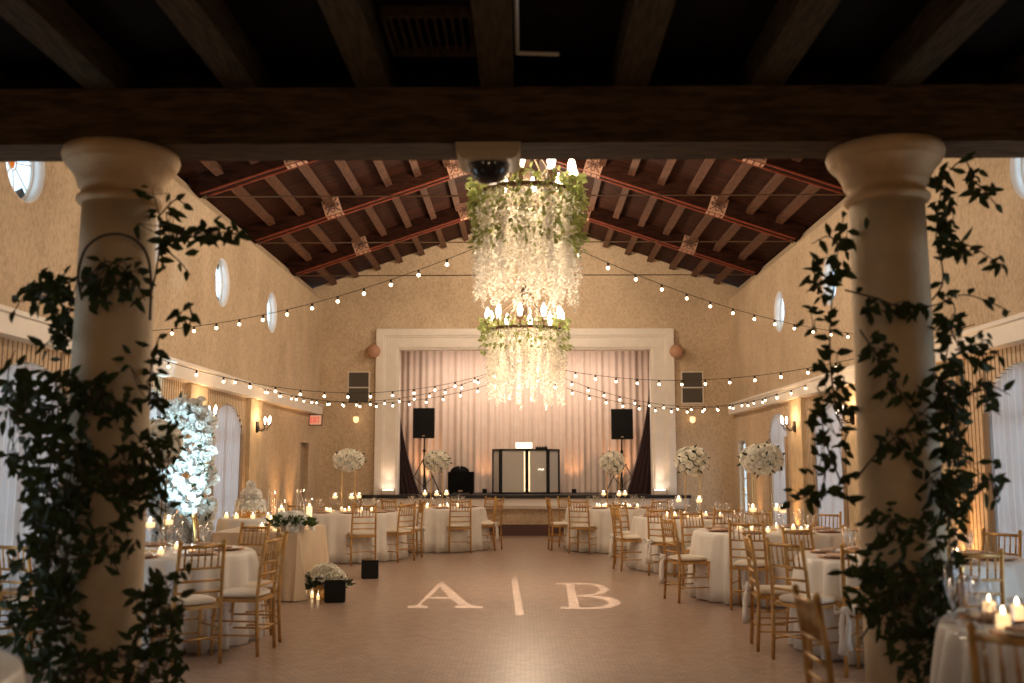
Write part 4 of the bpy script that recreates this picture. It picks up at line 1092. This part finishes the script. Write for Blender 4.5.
# ------------------------------------------------------------------ chandeliers
def chandelier(x, y, zr, Rr, drop, strands, top_leaf, label, seed, power, gd):
    random.seed(seed)
    t = thing('chandelier', label, 'chandelier', (x, y, zr))
    ring = [(Rr*math.cos(2*PI*i/48), Rr*math.sin(2*PI*i/48), 0) for i in range(48)]
    MB().tube(ring, .022, 8, True).tube([(a*.8, b*.8, .0) for a, b, c in ring], .008, 6, True).build('ring', M_BRONZE, t, True)
    hub = MB().lathe([(1e-4,-.1),(.04,-.07),(.05,0),(.03,.08),(.03,.5),(.05,.53),(.02,.58)], (0,0,0), 14).build('hub', M_BRONZE, t, True)
    m = MB()
    for k in range(6):
        a = 2*PI*k/6; c, s_ = math.cos(a), math.sin(a)
        m.tube([(c*.03,s_*.03,0),(c*Rr,s_*Rr,0)], .01, 6)
        m.tube([(c*Rr*u, s_*Rr*u, z) for u, z in ((.98,.02),(.85,.16),(.6,.27),(.3,.38),(.08,.52))], .009, 6)
    m.build('spokes', M_BRONZE, t, True)
    for k in range(8):
        m = MB()
        a = 2*PI*(k+.5)/8; c, s_ = math.cos(a), math.sin(a)
        pts = [(Rr*.9,.02),(Rr*.96,.1),(Rr*1.04,.13),(Rr*1.1,.1),(Rr*1.09,.05),(Rr*1.04,.05),(Rr*1.04,.085)]
        m.tube([(c*u, s_*u, z) for u, z in pts], .008, 6)
        m.build('scroll', M_SCROLL, t, True)
    for k in range(10):
        a = 2*PI*(k+.3)/10; c, s_ = math.cos(a)*Rr*1.02, math.sin(a)*Rr*1.02
        cu = MB().lathe([(.012,.02),(.012,.08),(.045,.095),(.05,.115),(.035,.12)], (c,s_,0), 14).build('candle_cup', M_TAN, t, True)
        b_ = MB().lathe([(.018,.12),(.022,.14),(.034,.18),(.036,.21),(.026,.25),(.01,.285),(1e-4,.30)], (c,s_,0), 12).build('lamp', M_LAMP, cu, True)
    n = 14; ch = MB(); ztop = roof_under(0)+.2-zr
    ch.tube([(0,0,.56),(0,0,ztop)], .006, 6)
    for k in range(int((ztop-.56)/.07)):
        z = .6+k*.07
        ch.tube([(.014*math.cos(a)*(1 if k % 2 else 0), .014*math.cos(a)*(0 if k % 2 else 1), z+.035*math.sin(a)) for a in [2*PI*i/8 for i in range(8)]], .004, 4, True)
    ch.build('chain', M_BRONZE, t)
    MB().lathe([(.06,ztop-.05),(.06,ztop-.01),(.02,ztop)], (0,0,0), 14).build('canopy', M_BRONZE, t)
    # hanging flower strands
    fl = MB(); st = MB()
    for k in range(strands):
        a = random.uniform(0, 2*PI); r_ = Rr*(math.sqrt(random.uniform(.45,1.25)))
        L_ = drop*(random.uniform(.5,.8) if random.random() < .7 else random.uniform(.8,1.08))*(1-.1*abs(r_/Rr-.8)); 
        cx, cy = r_*math.cos(a), r_*math.sin(a); sw = random.uniform(0,6.28)
        z = -.03
        while z > -L_:
            f_ = -z/L_; w = .034*(1-.75*f_)+.006
            for q in range(3):
                d = Vector((random.uniform(-1,1), random.uniform(-1,1), random.uniform(-.9,.4)))
                fl.leaf((cx+random.uniform(-w,w)+.01*math.sin(z*9+sw), cy+random.uniform(-w,w), z), d, random.uniform(.018,.034)*(1-.3*f_), .02)
            z -= .02
    tag(fl.build('hanging_blossoms', M_WISTERIA, t), 'cream hanging blossom strands', kind='stuff')
    gr = MB()
    for k in range(top_leaf):
        a = random.uniform(0, 2*PI); q = abs(random.gauss(0,.35)); z = .13-random.random()**1.5*(drop*gd)
        r_ = Rr*random.uniform(.85,1.2)
        gr.leaf((r_*math.cos(a), r_*math.sin(a), z), (math.cos(a)*random.uniform(0,1), math.sin(a)*random.uniform(0,1), random.uniform(-1.2,.3)), random.uniform(.04,.085), .038)
    tag(gr.build('greenery', M_LEAFL, t), 'fresh green trailing leaves', kind='stuff')
    light('POINT', 'chandelier_light', (x, y, zr+.24), power, (1,.80,.58), Rr*.8)
    light('POINT', 'chandelier_light_low', (x, y, zr-drop-.15), power*.5, (1,.78,.55), .2)
    return t
CY1, CY2 = 8.4, 12.7
c1 = at(527, 196, CY1); c2 = at(525, 331, CY2)
chandelier(c1.x, CY1, c1.z, .41, .98, 210, 1500, 'larger-looking near chandelier with long cream blossom strands under green leaves', 41, 62, .62)
chandelier(c2.x, CY2, c2.z, .475, .93, 150, 750, 'farther chandelier with bright candle lamps and cream blossoms in front of the stage', 42, 90, .42)

# ------------------------------------------------------------------ festoon strings
def festoon(p0, p1, sag, n, label, r=.0165):
    p0 = Vector(p0); p1 = Vector(p1)
    t = thing('string_light', label, 'string lights', p0)
    f_ = lambda u: (p1-p0)*u+Vector((0,0,-4*sag*u*(1-u)))
    MB().tube([f_(i/40) for i in range(41)], .0035, 5).build('wire', M_IRON, t)
    sk = None
    for k in range(n):
        p = f_((k+.5)/n)
        if sk is None:
            sk = MB().lathe([(.012,-.035),(.012,0)], (0,0,0), 8).build('socket', M_IRON, t); bl = MB().ball((0,0,-.052), r, 10, 7).build('bulb', M_BULB, sk, True); o = sk
        else:
            o = sk.copy(); C.objects.link(o); o.parent = t; b2 = bl.copy(); C.objects.link(b2); b2.parent = o
        o.location = p
def wallpt(px, py, sd):     # point on a side wall plane
    d = ray(px, py); t = sd*(HX-.03)/d.x; return Vector((d.x*t, d.y*t, CAMZ+d.z*t))
h1 = Vector((c1.x, CY1+.6, at(527, 228, CY1+.6).z))
festoon(h1+Vector((-.05,0,0)), wallpt(120, 332, -1), .22, 16, 'upper string of warm bulbs sweeping from the near chandelier to the left wall')
festoon(h1+Vector((.05,0,0)), wallpt(872, 335, 1), .20, 15, 'upper string of warm bulbs sweeping from the near chandelier to the right wall')
h2 = Vector((c2.x, CY2+1.2, at(525, 362, CY2+1.2).z))
e1 = wallpt(95, 335, -1); e2 = wallpt(975, 324, 1)
festoon(h2+Vector((-.05,0,0)), e1, .52, 18, 'lower string of bulbs from the far chandelier to the left ledge, nearest the camera')
festoon(h2+Vector((.05,0,0)), e2, .40, 18, 'lower string of bulbs from the far chandelier to the right ledge, nearest the camera')
festoon(h2+Vector((-.05,.05,0)), wallpt(262, 388, -1), .38, 18, 'lower string of bulbs ending midway along the left ledge')
festoon(h2+Vector((.05,.05,0)), wallpt(782, 392, 1), .42, 18, 'lower string of bulbs ending midway along the right ledge')
h3 = Vector((c2.x, CY2+1.3, h2.z-.14))
festoon(h3+Vector((-.05,.1,0)), wallpt(228, 376, -1), .42, 18, 'lowest string of bulbs reaching the left ledge past the arched drape')
festoon(h3+Vector((.05,.1,0)), wallpt(812, 382, 1), .46, 18, 'lowest string of bulbs reaching the right ledge above the far drape')
o = MB().tube([h2+Vector((0,-.0,-.18)), Vector((h2.x, h2.y, roof_under(0)+.2))], .006, 6).build('support_cable', M_IRON); tag(o, 'thin vertical cable holding the string lights behind the far chandelier', 'cable')
o = MB().tube([h1+Vector((0,0,-.05)), Vector((h1.x, h1.y, roof_under(0)+.2))], .006, 6).build('support_cable', M_IRON); tag(o, 'thin vertical cable holding the upper string lights behind the near chandelier', 'cable')

# ------------------------------------------------------------------ monogram projector
lp = Vector((0.0, 10.55, 5.42)); tgt = ground(517, 596)
dr_ = (tgt-lp).normalized(); q = dr_.to_track_quat('-Z', 'Y'); ex = q @ Vector((1,0,0)); ey = q @ Vector((0,1,0)); PD = .16
def to_plate(px, py):
    g = ground(px, py); d = g-lp; s_ = PD/d.dot(dr_); v = d*s_-dr_*PD; return (v.dot(ex)*100, v.dot(ey)*100)
A_o = [(407,608),(408,606),(417,605),(438,583),(443,582),(470,605),(483,606),(483,608),(455,608),(455,606),(459,605),(451,598.6),(427,598.6),(421,605),(428,606),(428,608)]
A_i = [(430,597),(449,597),(440,587)]
B_o = [(556,583),(590,583),(603,585),(609,589),(605,593),(593,595.6),(609,597),(620,600.5),(621,604),(611,607.5),(595,608.8),(560,608.8),(560,607),(569,607),(566,584.4),(556,584.4)]
B_a = [(574,584.4),(588,584.4),(598,587),(600,590),(594,593.5),(585,595),(576.5,595)]
B_b = [(577,596.4),(590,597),(606,600),(609,603.5),(601,606.5),(588,607.4),(579.5,607.4)]
bar = [(511,577),(517,577),(524,615),(515.5,615)]
o_ = [[(-9,-9),(9,-9),(9,9),(-9,9)]]+[[to_plate(*p) for p in poly] for poly in (A_o, A_i, B_o, B_a, B_b, bar)]
t = thing('monogram_projector', 'small black projector under the roof that throws the A B monogram', 'projector', lp)
pl = flat_fill(o_, .05, 'gobo_plate', M_BLACK, lambda c: dr_*PD+ex*(c.x/100)+ey*(c.y/100)+dr_*(c.z/100)); pl.parent = t
b = MB()
for (u, v_) in ((-1,0),(1,0),(0,-1),(0,1)):
    c = ex*u*.095+ey*v_*.095
    b.bar(c-dr_*.1, c+dr_*PD, .19 if u == 0 else .01, .01 if u == 0 else .19, ey)
b.bar(-dr_*.11, -dr_*.1, .2, .2, ey)
b.build('housing', M_BLACK, t); MB().tube([-dr_*.05+Vector((0,.0,.09)), Vector((0,.25,.95))], .012, 8).build('bracket', M_BLACK, t)
light('SPOT', 'monogram_beam', lp, 1900, (1,.86,.72), 0.0, tgt, angle=R(48), blend=.15)

# ------------------------------------------------------------------ lighting of the place
# amber uplights at the foot of the pilasters and walls
up = [(-1,13.45,150),(-1,16.5,130),(-1,18.5,170),(-1,19.7,150),(1,13.45,130),(1,16.95,150),(1,10.5,220),(1,19.9,60),(-1,10.5,120)]
upw = ['behind the floral arch','between arched drape and bare wall','on the bare wall near the doorway','closest to the stage','behind the vine column','between the two far drapes','by the second table','closest to the stage','level with the table behind the vines']
fl_words = ['behind the floral arch','between the arched drape and the stage','on the bare stretch of wall near the stage','closest to the stage']
for i, (sd, y, pw) in enumerate(up):
    x = sd*(HX-.24)
    t = thing('wall_uplight', 'small can uplight by the %s wall, %s' % ('left' if sd < 0 else 'right', upw[i]), 'lamp', (x, y, 0))
    MB().lathe([(.06,0),(.07,.02),(.07,.15),(.06,.15),(.055,.1)], (0,0,0), 14).build('can', M_BLACK, t); MB().lathe([(.05,.105),(1e-4,.106)], (0,0,0), 12).build('lens', M_FLAME, t)
    light('SPOT', 'wall_uplight_beam', (x, y, .2), pw*.55, (1,.50,.18), .04, (sd*(HX-.02), y, 2.3), angle=R(62), blend=1)
# stage wash from the header and low amber lamps along the curtain
light('AREA', 'stage_wash', (0, 22.95, 4.0), 62, (1,.80,.66), 4.6, (0, 24.2, 2.2), size_y=.2)
for x, pw in ((-2.35, 34), (2.25, 34), (-.95, 13), (1.15, 16), (.15, 6)):
    t = thing('curtain_uplight', 'small black can uplight behind the stage equipment at the curtain foot', 'lamp', (x, 23.75, STAGE), 0, 'curtain uplights')
    MB().lathe([(.05,0),(.055,.01),(.055,.1),(.05,.1)], (0,0,0), 12).build('can', M_BLACK, t)
    light('SPOT', 'curtain_uplight_beam', (x, 23.72, STAGE+.13), pw*1.5, (1,.45,.18), .05, (x, 23.98, STAGE+1.6), angle=R(80), blend=1)
# added fill points under the roof, no fixtures there, washing the hall
for y, pw in ((9.5, 150), (14.8, 270), (19.6, 215)):
    light('POINT', 'hall_fill', (0, y, 5.2 if y < 12 else 5.5), pw, (1,.77,.54), .35)
# added fill points in the entrance passage, out of view, brightening the columns
for x in (-3.2, 3.2):
    light('POINT', 'passage_fill', (x, 1.2, 3.1), 15, (1,.72,.45), .25)
light('POINT', 'passage_fill', (0, -1.2, 2.4), 46, (1,.74,.48), .3)

# dusk sky outside
w = bpy.data.worlds.new('world'); sc.world = w; w.use_nodes = True
bg = w.node_tree.nodes['Background']; bg.inputs[0].default_value = (.62,.82,1,1); bg.inputs[1].default_value = 3.0

sc.view_settings.view_transform = 'Standard'; sc.view_settings.look = 'None'
sc.view_settings.exposure = 0.17; sc.view_settings.gamma = 1; sc.view_settings.use_curve_mapping = False
